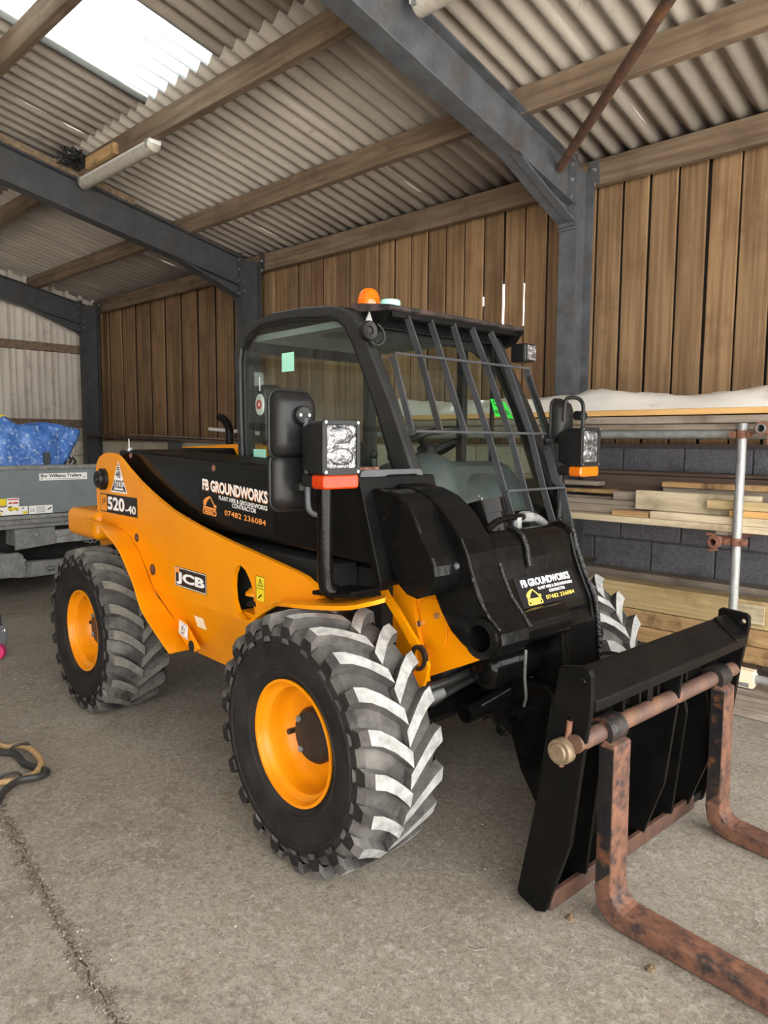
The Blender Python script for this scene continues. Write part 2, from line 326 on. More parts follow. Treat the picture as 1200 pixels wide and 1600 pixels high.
def prism(bm, poly, a, b, axis='y', holes=(), mtx=None, mi=0):
    """poly in the plane across `axis` (y: (x,z); x: (y,z); z: (x,y)) extruded a..b; a, b may be functions of (u,v)"""
    def P(u, v, w):
        w = w(u, v) if callable(w) else w
        c = {'y': (u, w, v), 'x': (w, u, v), 'z': (u, v, w)}[axis]
        return mtx @ Vector(c) if mtx is not None else c
    A, Bq = [], []
    for lp in [poly] + list(holes):
        A.append([bm.verts.new(P(u, v, a)) for u, v in lp]); Bq.append([bm.verts.new(P(u, v, b)) for u, v in lp])
    fs = cap(bm, A) + cap(bm, Bq)
    for la, lb in zip(A, Bq):
        n = len(la)
        for i in range(n):
            fs.append(bm.faces.new((la[i], la[(i + 1) % n], lb[(i + 1) % n], lb[i])))
    for f in fs: f.material_index = mi
    return fs

def frame_for(d):
    d = Vector(d).normalized()
    up = Vector((0, 0, 1)) if abs(d.z) < 0.9 else Vector((1, 0, 0))
    x = d.cross(up).normalized(); y = x.cross(d).normalized()
    return x, y

def tube(bm, pts, r, seg=12, caps=True, mi=0, inner=None):
    """tube through points; r number or list"""
    pts = [Vector(q) for q in pts]; n = len(pts)
    rs = r if isinstance(r, (list, tuple)) else [r] * n
    rings = []; x = None
    for i in range(n):
        d = (pts[min(i + 1, n - 1)] - pts[max(i - 1, 0)])
        if d.length < 1e-9: d = Vector((0, 0, 1))
        d.normalize()
        if x is None: x, y = frame_for(d)
        else:
            x = (x - d * x.dot(d)).normalized(); y = x.cross(d).normalized()
        rings.append([bm.verts.new(pts[i] + (x * math.cos(2 * PI * k / seg) + y * math.sin(2 * PI * k / seg)) * rs[i]) for k in range(seg)])
    for i in range(n - 1):
        for k in range(seg):
            f = bm.faces.new((rings[i][k], rings[i][(k + 1) % seg], rings[i + 1][(k + 1) % seg], rings[i + 1][k])); f.material_index = mi
    if caps:
        for rg in (rings[0], rings[-1]):
            f = bm.faces.new(rg); f.material_index = mi
    return rings

def pipe(bm, p0, p1, r, ri, seg=20):
    """open-ended pipe with wall"""
    p0 = Vector(p0); p1 = Vector(p1); x, y = frame_for(p1 - p0)
    def ring(p, rad): return [bm.verts.new(p + (x * math.cos(2 * PI * k / seg) + y * math.sin(2 * PI * k / seg)) * rad) for k in range(seg)]
    a, b, c, d = ring(p0, r), ring(p1, r), ring(p1, ri), ring(p0, ri)
    for q, w in ((a, b), (b, c), (c, d), (d, a)):
        for k in range(seg): bm.faces.new((q[k], q[(k + 1) % seg], w[(k + 1) % seg], w[k]))

def smooth_path(pts, n=6):
    """Catmull-Rom through points"""
    P = [Vector(q) for q in pts]; out = []
    for i in range(len(P) - 1):
        p0 = P[max(i - 1, 0)]; p1 = P[i]; p2 = P[i + 1]; p3 = P[min(i + 2, len(P) - 1)]
        for k in range(n):
            t = k / n
            out.append(0.5 * ((2 * p1) + (p2 - p0) * t + (2 * p0 - 5 * p1 + 4 * p2 - p3) * t * t + (3 * p1 - p0 - 3 * p2 + p3) * t ** 3))
    out.append(P[-1]); return out

def lathe(bm, prof, c, axis='y', seg=48, close=False, mi=0, capped=True):
    """prof list of (radius, offset along axis)"""
    c = Vector(c); rings = []
    for r, a in prof:
        rg = []
        for k in range(seg):
            t = 2 * PI * k / seg; u, v = r * math.cos(t), r * math.sin(t)
            rg.append(bm.verts.new(c + Vector({'y': (u, a, v), 'x': (a, u, v), 'z': (u, v, a)}[axis])))
        rings.append(rg)
    n = len(rings)
    for i in range(n if close else n - 1):
        A, Bq = rings[i], rings[(i + 1) % n]
        for k in range(seg):
            f = bm.faces.new((A[k], A[(k + 1) % seg], Bq[(k + 1) % seg], Bq[k])); f.material_index = mi
    if not close and capped:
        for rg, pr in ((rings[0], prof[0]), (rings[-1], prof[-1])):
            if pr[0] > 1e-4:
                f = bm.faces.new(rg); f.material_index = mi
    return rings

def strip(bm, A, Bq, th, up=(0, 0, 1)):
    """ribbon between two polylines given thickness along up"""
    up = Vector(up) * th
    a = [bm.verts.new(q) for q in A]; b = [bm.verts.new(q) for q in Bq]
    a2 = [bm.verts.new(Vector(q) - up) for q in A]; b2 = [bm.verts.new(Vector(q) - up) for q in Bq]
    n = len(a)
    for i in range(n - 1):
        bm.faces.new((a[i], a[i + 1], b[i + 1], b[i])); bm.faces.new((a2[i], b2[i], b2[i + 1], a2[i + 1]))
        bm.faces.new((a[i], a2[i], a2[i + 1], a[i + 1])); bm.faces.new((b[i], b[i + 1], b2[i + 1], b2[i]))
    bm.faces.new((a[0], b[0], b2[0], a2[0])); bm.faces.new((a[-1], a2[-1], b2[-1], b[-1]))

def B(): return bmesh.new()
def arc(cx, cy, r, a0, a1, n=10):
    return [(cx + r * math.cos(a0 + (a1 - a0) * i / n), cy + r * math.sin(a0 + (a1 - a0) * i / n)) for i in range(n + 1)]
def rrect(x0, x1, y0, y1, r, n=5):
    return (arc(x1 - r, y1 - r, r, 0, PI / 2, n) + arc(x0 + r, y1 - r, r, PI / 2, PI, n) +
            arc(x0 + r, y0 + r, r, PI, 1.5 * PI, n) + arc(x1 - r, y0 + r, r, 1.5 * PI, 2 * PI, n))

def lettering(name, s, m, parent, o, u, v, w, h, bold=0.0, shear=0.0, depth=0.0012, space=1.0):
    """text fitted to a w x h rectangle: o is its lower left corner, u and v unit directions"""
    c = bpy.data.curves.new('t', 'FONT'); c.body = s; c.size = 1.0; c.offset = bold; c.shear = shear; c.resolution_u = 3; c.space_character = space
    t = bpy.data.objects.new('t', c); COL.objects.link(t)
    bpy.context.view_layer.update()
    me = bpy.data.meshes.new_from_object(t.evaluated_get(bpy.context.evaluated_depsgraph_get()))
    bpy.data.objects.remove(t); bpy.data.curves.remove(c)
    xs = [q.co.x for q in me.vertices]; ys = [q.co.y for q in me.vertices]
    x0, x1, y0, y1 = min(xs), max(xs), min(ys), max(ys)
    o = Vector(o); u = Vector(u).normalized(); v = Vector(v).normalized(); nrm = u.cross(v)
    bm = B(); bm.from_mesh(me); bpy.data.meshes.remove(me)
    for q in bm.verts:
        q.co = o + u * ((q.co.x - x0) / (x1 - x0) * w) + v * ((q.co.y - y0) / (y1 - y0) * h) + nrm * depth
    me = bpy.data.meshes.new(name); bm.to_mesh(me); bm.free(); me.materials.append(M[m])
    ob = bpy.data.objects.new(name, me); COL.objects.link(ob)
    if parent is not None: ob.parent = parent
    return ob

def patch(name, m, parent, o, u, v, poly, depth=0.0006, thick=0.0004):
    """thin flat film (sticker) with polygon in (u, v) metres"""
    o = Vector(o); u = Vector(u).normalized(); v = Vector(v).normalized(); n = u.cross(v)
    mt = Matrix((( u.x, v.x, n.x, o.x), (u.y, v.y, n.y, o.y), (u.z, v.z, n.z, o.z), (0, 0, 0, 1)))
    bm = B()
    polys = poly if isinstance(poly[0][0], (list, tuple)) else [poly]
    for pl in polys: prism(bm, pl, depth, depth + thick, 'z', mtx=mt)
    return obj(name, bm, m, parent)
def rect(x0, y0, x1, y1): return [(x0, y0), (x1, y0), (x1, y1), (x0, y1)]
def seg_poly(p, q, t):
    p = Vector(p); q = Vector(q); d = (q - p).normalized(); n = Vector((-d.y, d.x)) * t / 2
    return [tuple(p - n), tuple(q - n), tuple(q + n), tuple(p + n)]

# ------------------------------------------------------------------ setting: floor
JY = lambda x: 0.92 - 0.127 * (x + 2.944)
def joint_line(n0):
    rnd = random.Random(n0); pts = []
    x = -14.0
    while x < 3.9:
        pts.append((x, JY(x) + rnd.uniform(-0.010, 0.010))); x += 0.06
    return pts
floor = B(); box(floor, -14, 30, -30, 6.2, -0.30, -0.010)
floor = struct(obj('floor', floor, 'floor'))
jl = joint_line(3)
b = B(); prism(b, [(x, y - 0.004 + random.uniform(-0.006, 0.003)) for x, y in jl] + [(3.9, -9.0), (-14, -9.0)], -0.06, 0.0, 'z'); obj('floor_slab', b, 'floor', floor)
b = B(); prism(b, [(x, y + 0.004 + random.uniform(-0.003, 0.006)) for x, y in jl] + [(3.9, 6.2), (-14, 6.2)], -0.06, 0.0, 'z'); obj('floor_slab', b, 'floor', floor)
b = B(); box(b, 3.9, 30, -30, 6.2, -0.05, -0.004); box(b, -14, 3.9, -30, -9.0, -0.05, -0.004); obj('yard_slab', b, 'yard', floor)

# ------------------------------------------------------------------ setting: back wall
YB, YP = 5.12, 5.30
X0, X1 = -11.25, 2.2
wall = B(); box(wall, X0, X1, YB + 0.012, YB + 0.40, 0.0, 1.425)
wall = struct(obj('wall_back', wall, ['mortar']))
b = B(); box(b, X0, -2.95, YB + 0.009, YB + 0.02, 0.0, 1.425); obj('cream_mortar_bed', b, 'mortar_cream', wall)
blk = {}
def block_mesh(w, m):
    key = (round(w, 3), m)
    if key not in blk:
        bb = B(); box(bb, -w / 2, w / 2, -0.05, 0.05, -0.1075, 0.1075)
        bmesh.ops.bevel(bb, geom=list(bb.edges), offset=0.006, segments=1, affect='EDGES')
        me = bpy.data.meshes.new('block'); bb.to_mesh(me); bb.free(); me.materials.append(M[m]); blk[key] = me
    return blk[key]
for k in range(7):
    z = 0.060 + 0.225 * k - 0.1125
    if k == 0: continue
    off = -2.473 if k % 2 == 0 else -2.681 + 0.0
    n0 = int(math.floor((X0 - off) / 0.45)) + 1
    x = off + n0 * 0.45
    while x < X1 - 0.45:
        xc = x + 0.225
        o = bpy.data.objects.new('block', block_mesh(0.440, 'block_grey' if xc > -2.95 else 'block_cream')); COL.objects.link(o)
        o.parent = wall; o.location = (xc, YB + 0.05 + random.uniform(-0.002, 0.002), z)
        x += 0.45
# planks above the block wall
plank_src = {}
def plank_mesh(w, h):
    key = (round(w, 3), round(h, 2))
    if key not in plank_src:
        bb = B(); box(bb, -w / 2, w / 2, 0, 0.022, 0, h)
        bmesh.ops.bevel(bb, geom=[e for e in bb.edges if abs(e.verts[0].co.z - e.verts[1].co.z) > 0.5], offset=0.007, segments=1, affect='EDGES')
        me = bpy.data.meshes.new('wall_plank'); bb.to_mesh(me); bb.free(); me.materials.append(M['wall_plank']); plank_src[key] = me
    return plank_src[key]
x = -11.24; pk = 0
slits = []
rndp = random.Random(11)
while x < X1:
    w = rndp.choice((0.188, 0.193, 0.198))
    gap = rndp.choice((0.013, 0.016, 0.020))
    o = bpy.data.objects.new('wall_plank', plank_mesh(w, 2.12)); COL.objects.link(o); o.parent = wall
    o.location = (x + w / 2, YP + rndp.uniform(0, 0.006) + (0.026 if (x < -7.0 and pk % 2) else 0.0), 1.40); pk += 1; o.rotation_euler = (0, rndp.uniform(-0.0012, 0.0012), 0)
    slits.append((x + w, gap)); x += w + gap
b = B()
for i, (xs, g) in enumerate(slits):
    open_top = {}  # filled below
    top = 3.52
    
    mid = xs + g / 2
    lo, hi = next(((a, c) for q, a, c in ((-3.62, 2.45, 2.80), (-3.41, 2.43, 2.78), (-4.01, 2.64, 2.72)) if abs(mid - q) < 0.108), (None, None))
    if lo is None: box(b, xs - 0.085, xs + g + 0.085, YP + 0.054, YP + 0.07, 1.40, top)
    else:
        box(b, xs - 0.085, xs + g + 0.085, YP + 0.054, YP + 0.07, 1.40, lo); box(b, xs - 0.085, xs + g + 0.085, YP + 0.054, YP + 0.07, hi, top)
cs = obj('cover_strips', b, 'backing', wall); cs['kind'] = 'stuff'
# ledge on top of the block wall
b = B(); box(b, X0, X1, 5.132, 5.30, 1.425, 1.440); obj('ledge_board', b, 'timber_dark', wall)
b = B(); box(b, X0, X1, YP + 0.072, YP + 0.09, 3.40, 3.85); obj('eaves_sun_block', b, 'backing', wall)  # outer strip added to stop sun leaking in under the roof
b = B(); box(b, X0 - 0.3, X0 + 0.06, YP - 0.04, YP + 0.09, 0.0, 3.6); obj('corner_sun_block', b, 'wall_plank', wall)  # added to close the wall corner against sun leaks

# ------------------------------------------------------------------ setting: end wall (box profile sheet)
XE = -11.30
ew = B(); box(ew, XE - 0.25, XE - 0.02, -8.6, 5.4, 0.0, 1.58)
ew = struct(obj('wall_left', ew, 'mortar_cream'))
for k in range(7):
    z = 0.060 + 0.225 * k - 0.1125
    if k == 0: continue
    y = 5.30 - (0.225 if k % 2 else 0.0)
    while y > 1.0:
        o = bpy.data.objects.new('block', block_mesh(0.440, 'block_cream')); COL.objects.link(o); o.parent = ew
        o.rotation_euler = (0, 0, PI / 2); o.location = (XE - 0.04, y - 0.225, z); y -= 0.45
T = 0.209
ROOF = lambda y: 3.555 + (5.2 - y) * T if y > -1.6 else 3.555 + (5.2 + 1.6) * T - (-1.6 - y) * T
def clad_sheet(y1, n=5, p=0.2):
    bb = B(); pts = []
    y = y1
    for i in range(n):
        pts += [(y, 0.0), (y - 0.118, 0.0), (y - 0.126, 0.055), (y - 0.168, 0.055), (y - 0.176, 0.0), (y - 0.186, -0.03), (y - 0.192, -0.03)]; y -= p
    pts.append((y, 0.0))
    lo = [bb.verts.new((XE + d, yy, 1.56)) for yy, d in pts]
    hi = [bb.verts.new((XE + d, yy, ROOF(yy) + 0.05)) for yy, d in pts]
    for i in range(len(pts) - 1): bb.faces.new((lo[i], lo[i + 1], hi[i + 1], hi[i]))
    o = obj('cladding_sheet', bb, 'cladding', ew)
    s = o.modifiers.new('t', 'SOLIDIFY'); s.thickness = 0.002; s.offset = -1
for i in range(14): clad_sheet(5.33 - i * 1.0)
for z in (2.795, 1.675):
    b = B(); box(b, XE + 0.04, XE + 0.11, -8.4, 5.02, z - 0.06, z + 0.06)
    obj('cladding_rail', b, 'purlin', ew, bevel=0.004)

# near and open sides: unseen dark boarded front with an opening, added to limit light behind camera
fw = B(); box(fw, -11.3, -1.0, -8.6, -8.4, 0, 3.5)
fw = struct(obj('wall_front', fw, 'wall_plank'))

# ------------------------------------------------------------------ setting: roof
ceil = B()
box(ceil, -11.3, 2.4, -1.70, -1.50, 5.02, 5.06)
ceil = struct(obj('ceiling', ceil, 'fibre'))          # ridge piece, sheets are its children
def wave_sheet(name, ya, yb, m, parent, xc, lift=0.0, w=1.10, amp=0.031, pitch=0.146, inst=None):
    """corrugated sheet running up the slope, waves across x"""
    key = (round(ya, 2), round(yb, 2), m, round(lift, 3), round(w, 3))
    if key not in wave_sheet.cache:
        bb = B(); n = int(round(w / pitch * 8)); rows = [ya, yb]
        V = []
        for y in rows:
            V.append([bb.verts.new((-w / 2 + w * i / n, y, ROOF(y) + 0.03 + lift + amp * math.cos(2 * PI * (-w / 2 + w * i / n) / pitch))) for i in range(n + 1)])
        for i in range(n): bb.faces.new((V[0][i], V[0][i + 1], V[1][i + 1], V[1][i]))
        me = bpy.data.meshes.new(name); bb.to_mesh(me); bb.free(); me.materials.append(M[m])
        me.polygons.foreach_set('use_smooth', [True] * len(me.polygons))
        wave_sheet.cache[key] = me
    o = bpy.data.objects.new(name, wave_sheet.cache[key]); COL.objects.link(o); o.location = (xc, 0, 0)
    if parent is not None: o.parent = parent
    s = o.modifiers.new('t', 'SOLIDIFY'); s.thickness = 0.007; s.offset = 1
    return o
wave_sheet.cache = {}
P6 = 0.146
colw = 7 * P6                                    # 1.022 cover width
xs0 = -4.937                                     # centre of the rooflight column
cols = [xs0 + i * colw for i in range(-6, 7)]
for i, xc in enumerate(cols):
    for r, (ya, yb) in enumerate(((5.46, 2.97), (3.075, 0.85), (0.95, -1.60))):
        lift = 0.010 * r + (0.004 if i % 2 else 0.0)
        if r == 1 and i == 6:
            o = wave_sheet('window_1', ya, yb, 'rooflight', None, xc, lift, w=1.022); o['kind'] = 'structure'
        elif r == 2 and i in (1, 3, 5, 9):  # unseen rooflights added to bring daylight into the far bay
            o = wave_sheet('window_%d' % {1: 2, 3: 3, 5: 4, 9: 5}[i], ya, yb, 'rooflight', None, xc, lift, w=1.022); o['kind'] = 'structure'
        else:
            wave_sheet('roof_sheet', ya, yb, 'fibre', ceil, xc, lift)
b = B()
for i in range(1):
    n = int(13.6 / P6 * 6); V = []
    for y in (-1.6, -8.8): V.append([b.verts.new((-11.3 + 13.6 * k / n, y, ROOF(y) + 0.03 + 0.026 * math.cos(2 * PI * k / 6))) for k in range(n + 1)])
    for k in range(n): b.faces.new((V[0][k], V[0][k + 1], V[1][k + 1], V[1][k]))
o = obj('far_slope_sheets', b, 'fibre', ceil); o['kind'] = 'stuff'

# purlins: timber running along the building
def purlin(y, label, x0=-11.24, x1=2.2, zoff=-0.004, h=0.17, w=0.07):
    zt = ROOF(y) + zoff
    bb = B(); box(bb, x0, x1, y - w, y, zt - h, zt)
    ang = math.atan(T)
    o = obj('timber_purlin', bb, 'purlin', bevel=0.006, loc=((x0 + x1) / 2, y, zt - h))
    return tag(o, label, 'beam')
purlin(5.235, 'timber eave beam along the top of the boarded back wall', h=0.185)
purlin(4.265, 'timber roof purlin next up the slope from the eave beam')
purlin(3.12, 'timber roof purlin at the bottom edge of the bright rooflight')
purlin(2.065, 'dark timber roof purlin crossing over the bright rooflight, top left')
purlin(0.95, 'timber roof purlin above the rooflight, near the ridge')

# steel portal frames
def i_section_path(bm, pts, dep, fl=0.13, tf=0.012, tw=0.009, perp=None):
    """I-section swept along a straight line in the yz plane at x=0; pts = lower edge line, dep measured along z"""
    (y0, z0), (y1, z1) = pts
    d = Vector((0, y1 - y0, z1 - z0)).normalized(); n = Vector((0, -d.z, d.y))
    if n.z < 0: n = -n
    for a, c, hw in ((0, tf, fl / 2), (dep - tf, dep, fl / 2), (tf, dep - tf, tw / 2)):
        p0 = Vector((0, y0, z0)); p1 = Vector((0, y1, z1)); vs = []
        for p in (p0, p1):
            for q, sx in ((a, -1), (a, 1), (c, 1), (c, -1)): vs.append(bm.verts.new(p + n * q + Vector((sx * hw, 0, 0))))
        for f in ((0, 1, 2, 3), (4, 7, 6, 5), (0, 4, 5, 1), (1, 5, 6, 2), (2, 6, 7, 3), (3, 7, 4, 0)): bm.faces.new([vs[k] for k in f])

def portal(x, dark, post_label, rafter_label, yin=4.87, yout=5.115):
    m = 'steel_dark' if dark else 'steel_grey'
    ro = thing('steel_post', post_label, 'post', (x, 5.02, 0))
    bb = B()
    box(bb, -0.07, 0.07, yin - 5.02, yin - 5.02 + 0.012, 0, 3.45); box(bb, -0.07, 0.07, yout - 5.02 - 0.012, yout - 5.02, 0, 3.45)
    box(bb, -0.0045, 0.0045, yin - 5.02 + 0.012, yout - 5.02 - 0.012, 0, 3.45)
    obj('post_section', bb, m, ro)
    bb = B(); box(bb, -0.07, 0.07, yin - 5.02 - 0.014, yin - 5.02, 2.98, 3.50); obj('end_plate', bb, m, ro)
    bb = B()
    for z in (3.06, 3.20, 3.32, 3.42):
        for sx in (-0.045, 0.045): tube(bb, [(sx, yin - 5.02 - 0.04, z), (sx, yin - 5.02 - 0.014, z)], 0.013, 6)
    objs('bolt', bb, 'galv_dull', ro)
    bb = B(); box(bb, 0.0045, 0.085, 0.125, 0.135, 3.36, 3.53); obj('eave_cleat', bb, m, ro)
    bb = B()
    for z in (3.36, 3.46): tube(bb, [(0.05, 0.125, z), (0.05, 0.108, z)], 0.014, 6)
    for z in (3.10, 3.19): tube(bb, [(0.045, yin - 5.02 + 0.012, z), (0.045, yin - 5.02 + 0.03, z)], 0.013, 6)
    objs('cleat_bolt', bb, 'galv', ro)
    # rafter
    rr = thing('steel_rafter', rafter_label, 'beam', (x, 4.85, 3.3))
    bb = B()
    zb = lambda y: ROOF(y) - 0.17 - 0.315
    O = lambda q: (q[0] - 4.85, q[1] - 3.3)
    i_section_path(bb, (O((4.85, zb(4.85))), O((-1.6, zb(-1.6)))), 0.305, 0.14)
    obj('rafter_section', bb, m, rr)
    bb = B()                                       # haunch: tapering cut of section below the rafter
    ya = 4.85; y2 = 4.10
    lower = [O((ya, 3.02)), O((y2, zb(y2)))]
    prism(bb, [O((ya, 3.02)), O((y2, zb(y2))), O((ya, zb(ya)))], -0.0045, 0.0045, 'x')
    d = Vector((0, lower[1][0] - lower[0][0], lower[1][1] - lower[0][1]))
    i_section_path(bb, (lower[0], lower[1]), 0.012, 0.14, tf=0.006)
    obj('haunch', bb, m, rr)
    bb = B(); prism(bb, [O((ya - 0.012, 3.0)), O((ya, 3.0)), O((ya, zb(ya) + 0.32)), O((ya - 0.012, zb(ya) + 0.32))], -0.07, 0.07, 'x')
    obj('rafter_end_plate', bb, m, rr)
    return rr
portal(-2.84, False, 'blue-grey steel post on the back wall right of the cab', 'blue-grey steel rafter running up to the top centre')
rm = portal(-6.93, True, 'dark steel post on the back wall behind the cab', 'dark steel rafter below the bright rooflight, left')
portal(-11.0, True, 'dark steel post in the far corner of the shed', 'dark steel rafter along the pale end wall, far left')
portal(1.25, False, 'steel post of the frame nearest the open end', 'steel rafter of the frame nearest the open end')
# timber packing on the middle rafter
b = B(); prism(b, [(3.60 - 4.85, ROOF(3.60) - 0.175 - 3.3), (1.9 - 4.85, ROOF(1.9) - 0.175 - 3.3), (1.9 - 4.85, ROOF(1.9) - 0.115 - 3.3), (3.60 - 4.85, ROOF(3.60) - 0.115 - 3.3)], -0.05, 0.09, 'x')
obj('packing_timber', b, 'purlin', rm)

# wind brace pipe
b = B(); tube(b, [(-2.805, 4.678, 3.361), (-1.65, 3.725, 3.625), (0.4, 2.033, 4.094)], 0.032, 14)
tag(obj('brace_pipe', b, 'rust_pipe', smooth=True), 'rusty steel brace pipe rising from the post to the roof, top right', 'pipe')

# fluorescent lights
def strip_light(x0, x1, label, dz=0.0):
    y, z = 3.085, ROOF(3.12) - 0.176 - dz
    t = thing('strip_light', label, 'light', ((x0 + x1) / 2, y, z))
    L2 = (x1 - x0) / 2
    bb = B(); box(bb, -L2, L2, -0.05, 0.05, -0.035, 0.0); obj('lamp_body', bb, 'plastic_white', t, bevel=0.006)
    bb = B(); prof = arc(0, -0.03, 0.06, PI, 2 * PI, 10)
    prism(bb, [(u, v) for u, v in prof], -L2 + 0.03, L2 - 0.03, 'x')
    for s in (-1, 1):
        bmesh.ops.create_uvsphere(bb, u_segments=12, v_segments=8, radius=0.06, matrix=Matrix.Translation((s * (L2 - 0.03), 0, -0.03)) @ Matrix.Diagonal((0.4, 1, 1, 1)))
    obj('diffuser', bb, 'diffuser', t, smooth=True)
    bb = B()
    for s in (-1, 1):
        box(bb, s * (L2 - 0.05) - 0.012, s * (L2 - 0.05) + 0.012, -0.063, 0.063, -0.06, 0.004)
    objs('end_clip', bb, 'galv_dull', t)
    return t
strip_light(-6.83, -5.50, 'dusty unlit strip light under the purlin by the rooflight, left')
strip_light(-2.76, -1.2, 'dusty unlit strip light at the top edge beside the steel rafter', 0.03)
b = B(); box(b, -6.58, -6.05, 3.00, 3.05, ROOF(3.05) - 0.175, ROOF(3.05) - 0.085)
tag(obj('wood_offcut', b, 'timber_brown', bevel=0.003), 'short reddish timber offcut fixed to the purlin beside the strip light', 'timber')
b = B(); rn = random.Random(4)
for k in range(9):
    c0 = Vector((-6.72, 2.93, ROOF(2.93) - 0.06)); pts = []
    for i in range(7): pts.append(c0 + Vector((rn.uniform(-0.09, 0.09), rn.uniform(-0.1, 0.1), rn.uniform(-0.10, 0.05))))
    tube(b, smooth_path(pts, 4), 0.006, 6)
tag(obj('cable_tangle', b, 'nest'), 'small tangle of black cable beside the purlin on the dark rafter', 'cable')
# ================================================================== TELEHANDLER
TH = thing('telehandler', 'yellow and black compact telehandler with pallet forks, parked on the concrete floor', 'telehandler', (-1.8578, 1.4566, 0.0), math.radians(-4.0823))
WB = 1.925; WT = 1.66

# ---------------------------------------------------------------- wheels (rim > tyre, lugs, hub, valve)
RZ = 0.436
def make_wheel():
    bb = B()
    prof = [(0.200, 0.050), (0.206, 0.030), (0.216, 0.030), (0.216, 0.036), (0.203, 0.045), (0.197, 0.062), (0.182, 0.070), (0.176, 0.100), (0.176, 0.128), (0.168, 0.140), (0.150, 0.178),
            (0.135, 0.186), (0.0, 0.186), (0.0, 0.20), (0.15, 0.20), (0.19, 0.19), (0.20, 0.16)]
    lathe(bb, prof, (0, 0, 0), 'y', 56, close=False, capped=False)
    rim = obj('wheel', bb, 'yellow_rim', None, smooth=True, angle=50)
    # tyre carcass
    bb = B()
    tp = [(0.205, 0.052), (0.222, 0.034), (0.245, 0.022), (0.285, 0.012), (0.325, 0.008), (0.365, 0.012), (0.392, 0.026), (0.404, 0.055), (0.409, 0.10), (0.411, 0.168),
          (0.409, 0.236), (0.404, 0.281), (0.392, 0.310), (0.365, 0.324), (0.325, 0.328), (0.285, 0.324), (0.245, 0.314), (0.205, 0.29)]
    lathe(bb, tp, (0, 0, 0), 'y', 64, close=True)
    for f in bb.faces:
        c = f.calc_center_median(); r = math.hypot(c.x, c.z)
        f.material_index = 0 if r > 0.372 else 1
    tyre = obj('tyre', bb, ['rubber', 'rubber_side'], rim, smooth=True)
    # raised sidewall ring
    bb = B(); lathe(bb, [(0.236, 0.0285), (0.240, 0.019), (0.247, 0.0165), (0.252, 0.0215)], (0, 0, 0), 'y', 56, close=True)
    lathe(bb, [(0.330, 0.010), (0.333, 0.0035), (0.340, 0.0035), (0.343, 0.012)], (0, 0, 0), 'y', 56, close=True)
    objs('sidewall_ring', bb, 'rubber_side', rim, smooth=True)
    # hub and valve
    bb = B(); lathe(bb, [(0.092, 0.19), (0.098, 0.18), (0.098, 0.128), (0.086, 0.112), (0.0, 0.110)], (0, 0, 0), 'y', 36)
    obj('hub', bb, 'hub_black', rim, smooth=True)
    bb = B()
    for a in (2.6, 4.1):
        tube(bb, [(0.078 * math.cos(a), 0.125, 0.078 * math.sin(a)), (0.078 * math.cos(a), 0.104, 0.078 * math.sin(a))], 0.011, 6)
    objs('hub_bolt', bb, 'galv_dull', rim)
    bb = B(); tube(bb, [(-0.150, 0.165, -0.05), (-0.150, 0.13, -0.05)], 0.010, 8); obj('valve_stem', bb, 'hub_black', rim, smooth=True)
    return rim
def make_lugs(rim, top):
    bb = B(); NL = 21
    #        v(y)    arc    r_top  r_base  half_top half_base
    st = [(0.0045, -0.034, 0.366, 0.350, 0.016, 0.027),
          (0.007, -0.034, 0.405, 0.380, 0.021, 0.032),
          (0.022, -0.033, 0.4345, 0.398, 0.0235, 0.033),
          (0.060, -0.020, 0.4395, 0.402, 0.0235, 0.032),
          (0.105, 0.010, 0.4415, 0.404, 0.0225, 0.031),
          (0.150, 0.050, 0.4425, 0.406, 0.0235, 0.032),
          (0.174, 0.074, 0.4425, 0.406, 0.0245, 0.033)]
    for side in (0, 1):
        for k in range(NL):
            ph = 2 * PI * (k + 0.5 * side) / NL
            rows = []
            for v, arcp, rt, rb, ht, hb in st:
                y = v if side == 0 else 0.336 - v
                vs = []
                for r, off in ((rb, -hb), (rt, -ht), (rt, ht), (rb, hb)):
                    a = ph + (arcp + off) / 0.43
                    vs.append(bb.verts.new((r * math.sin(a), y, r * math.cos(a))))
                rows.append(vs)
            for i in range(len(rows) - 1):
                for j in range(3):
                    f = bb.faces.new((rows[i][j], rows[i][j + 1], rows[i + 1][j + 1], rows[i + 1][j])); f.material_index = 2 if i == 0 else (1 if (j == 1 and i >= 2) else 0)
            bb.faces.new(rows[0]); bb.faces.new(rows[-1])
    # end-of-lug side faces keep the plain rubber
    return obj('tread_lugs', bb, ['rubber', top, 'rubber_side'], rim, bevel=0.0)
w0 = make_wheel()
def copy_wheel(src):
    c = src.copy(); COL.objects.link(c)
    for ch in src.children:
        d = ch.copy(); COL.objects.link(d); d.parent = c
    return c
def place_wheel(w, x, left, lug, rot, steer=0.0):
    w.parent = TH
    if left: w.location = (x, WT, RZ); w.rotation_euler = (0, rot, PI + steer)
    else: w.location = (x, 0, RZ); w.rotation_euler = (0, rot, steer)
ws = [w0] + [copy_wheel(w0) for _ in range(3)]
lf = make_lugs(ws[0], 'rubber_worn'); lr = make_lugs(ws[1], 'rubber_worn_rear')
for src, dst, mirror in ((lf, ws[2], True), (lr, ws[3], True)):
    d = src.copy(); d.data = src.data.copy(); COL.objects.link(d); d.parent = dst
    for v in d.data.vertices: v.co.x = -v.co.x
    d.data.flip_normals()
place_wheel(ws[0], 0.0, False, None, 0.10, 0.016)
place_wheel(ws[1], -WB, False, None, 0.3, 0.02)
place_wheel(ws[2], 0.0, True, None, -0.18)
place_wheel(ws[3], -WB, True, None, 0.6)

# ---------------------------------------------------------------- chassis
core = B()
box(core, -2.15, 0.02, 0.42, 1.24, 0.42, 0.98)
chassis = obj('chassis', core, 'void', TH)
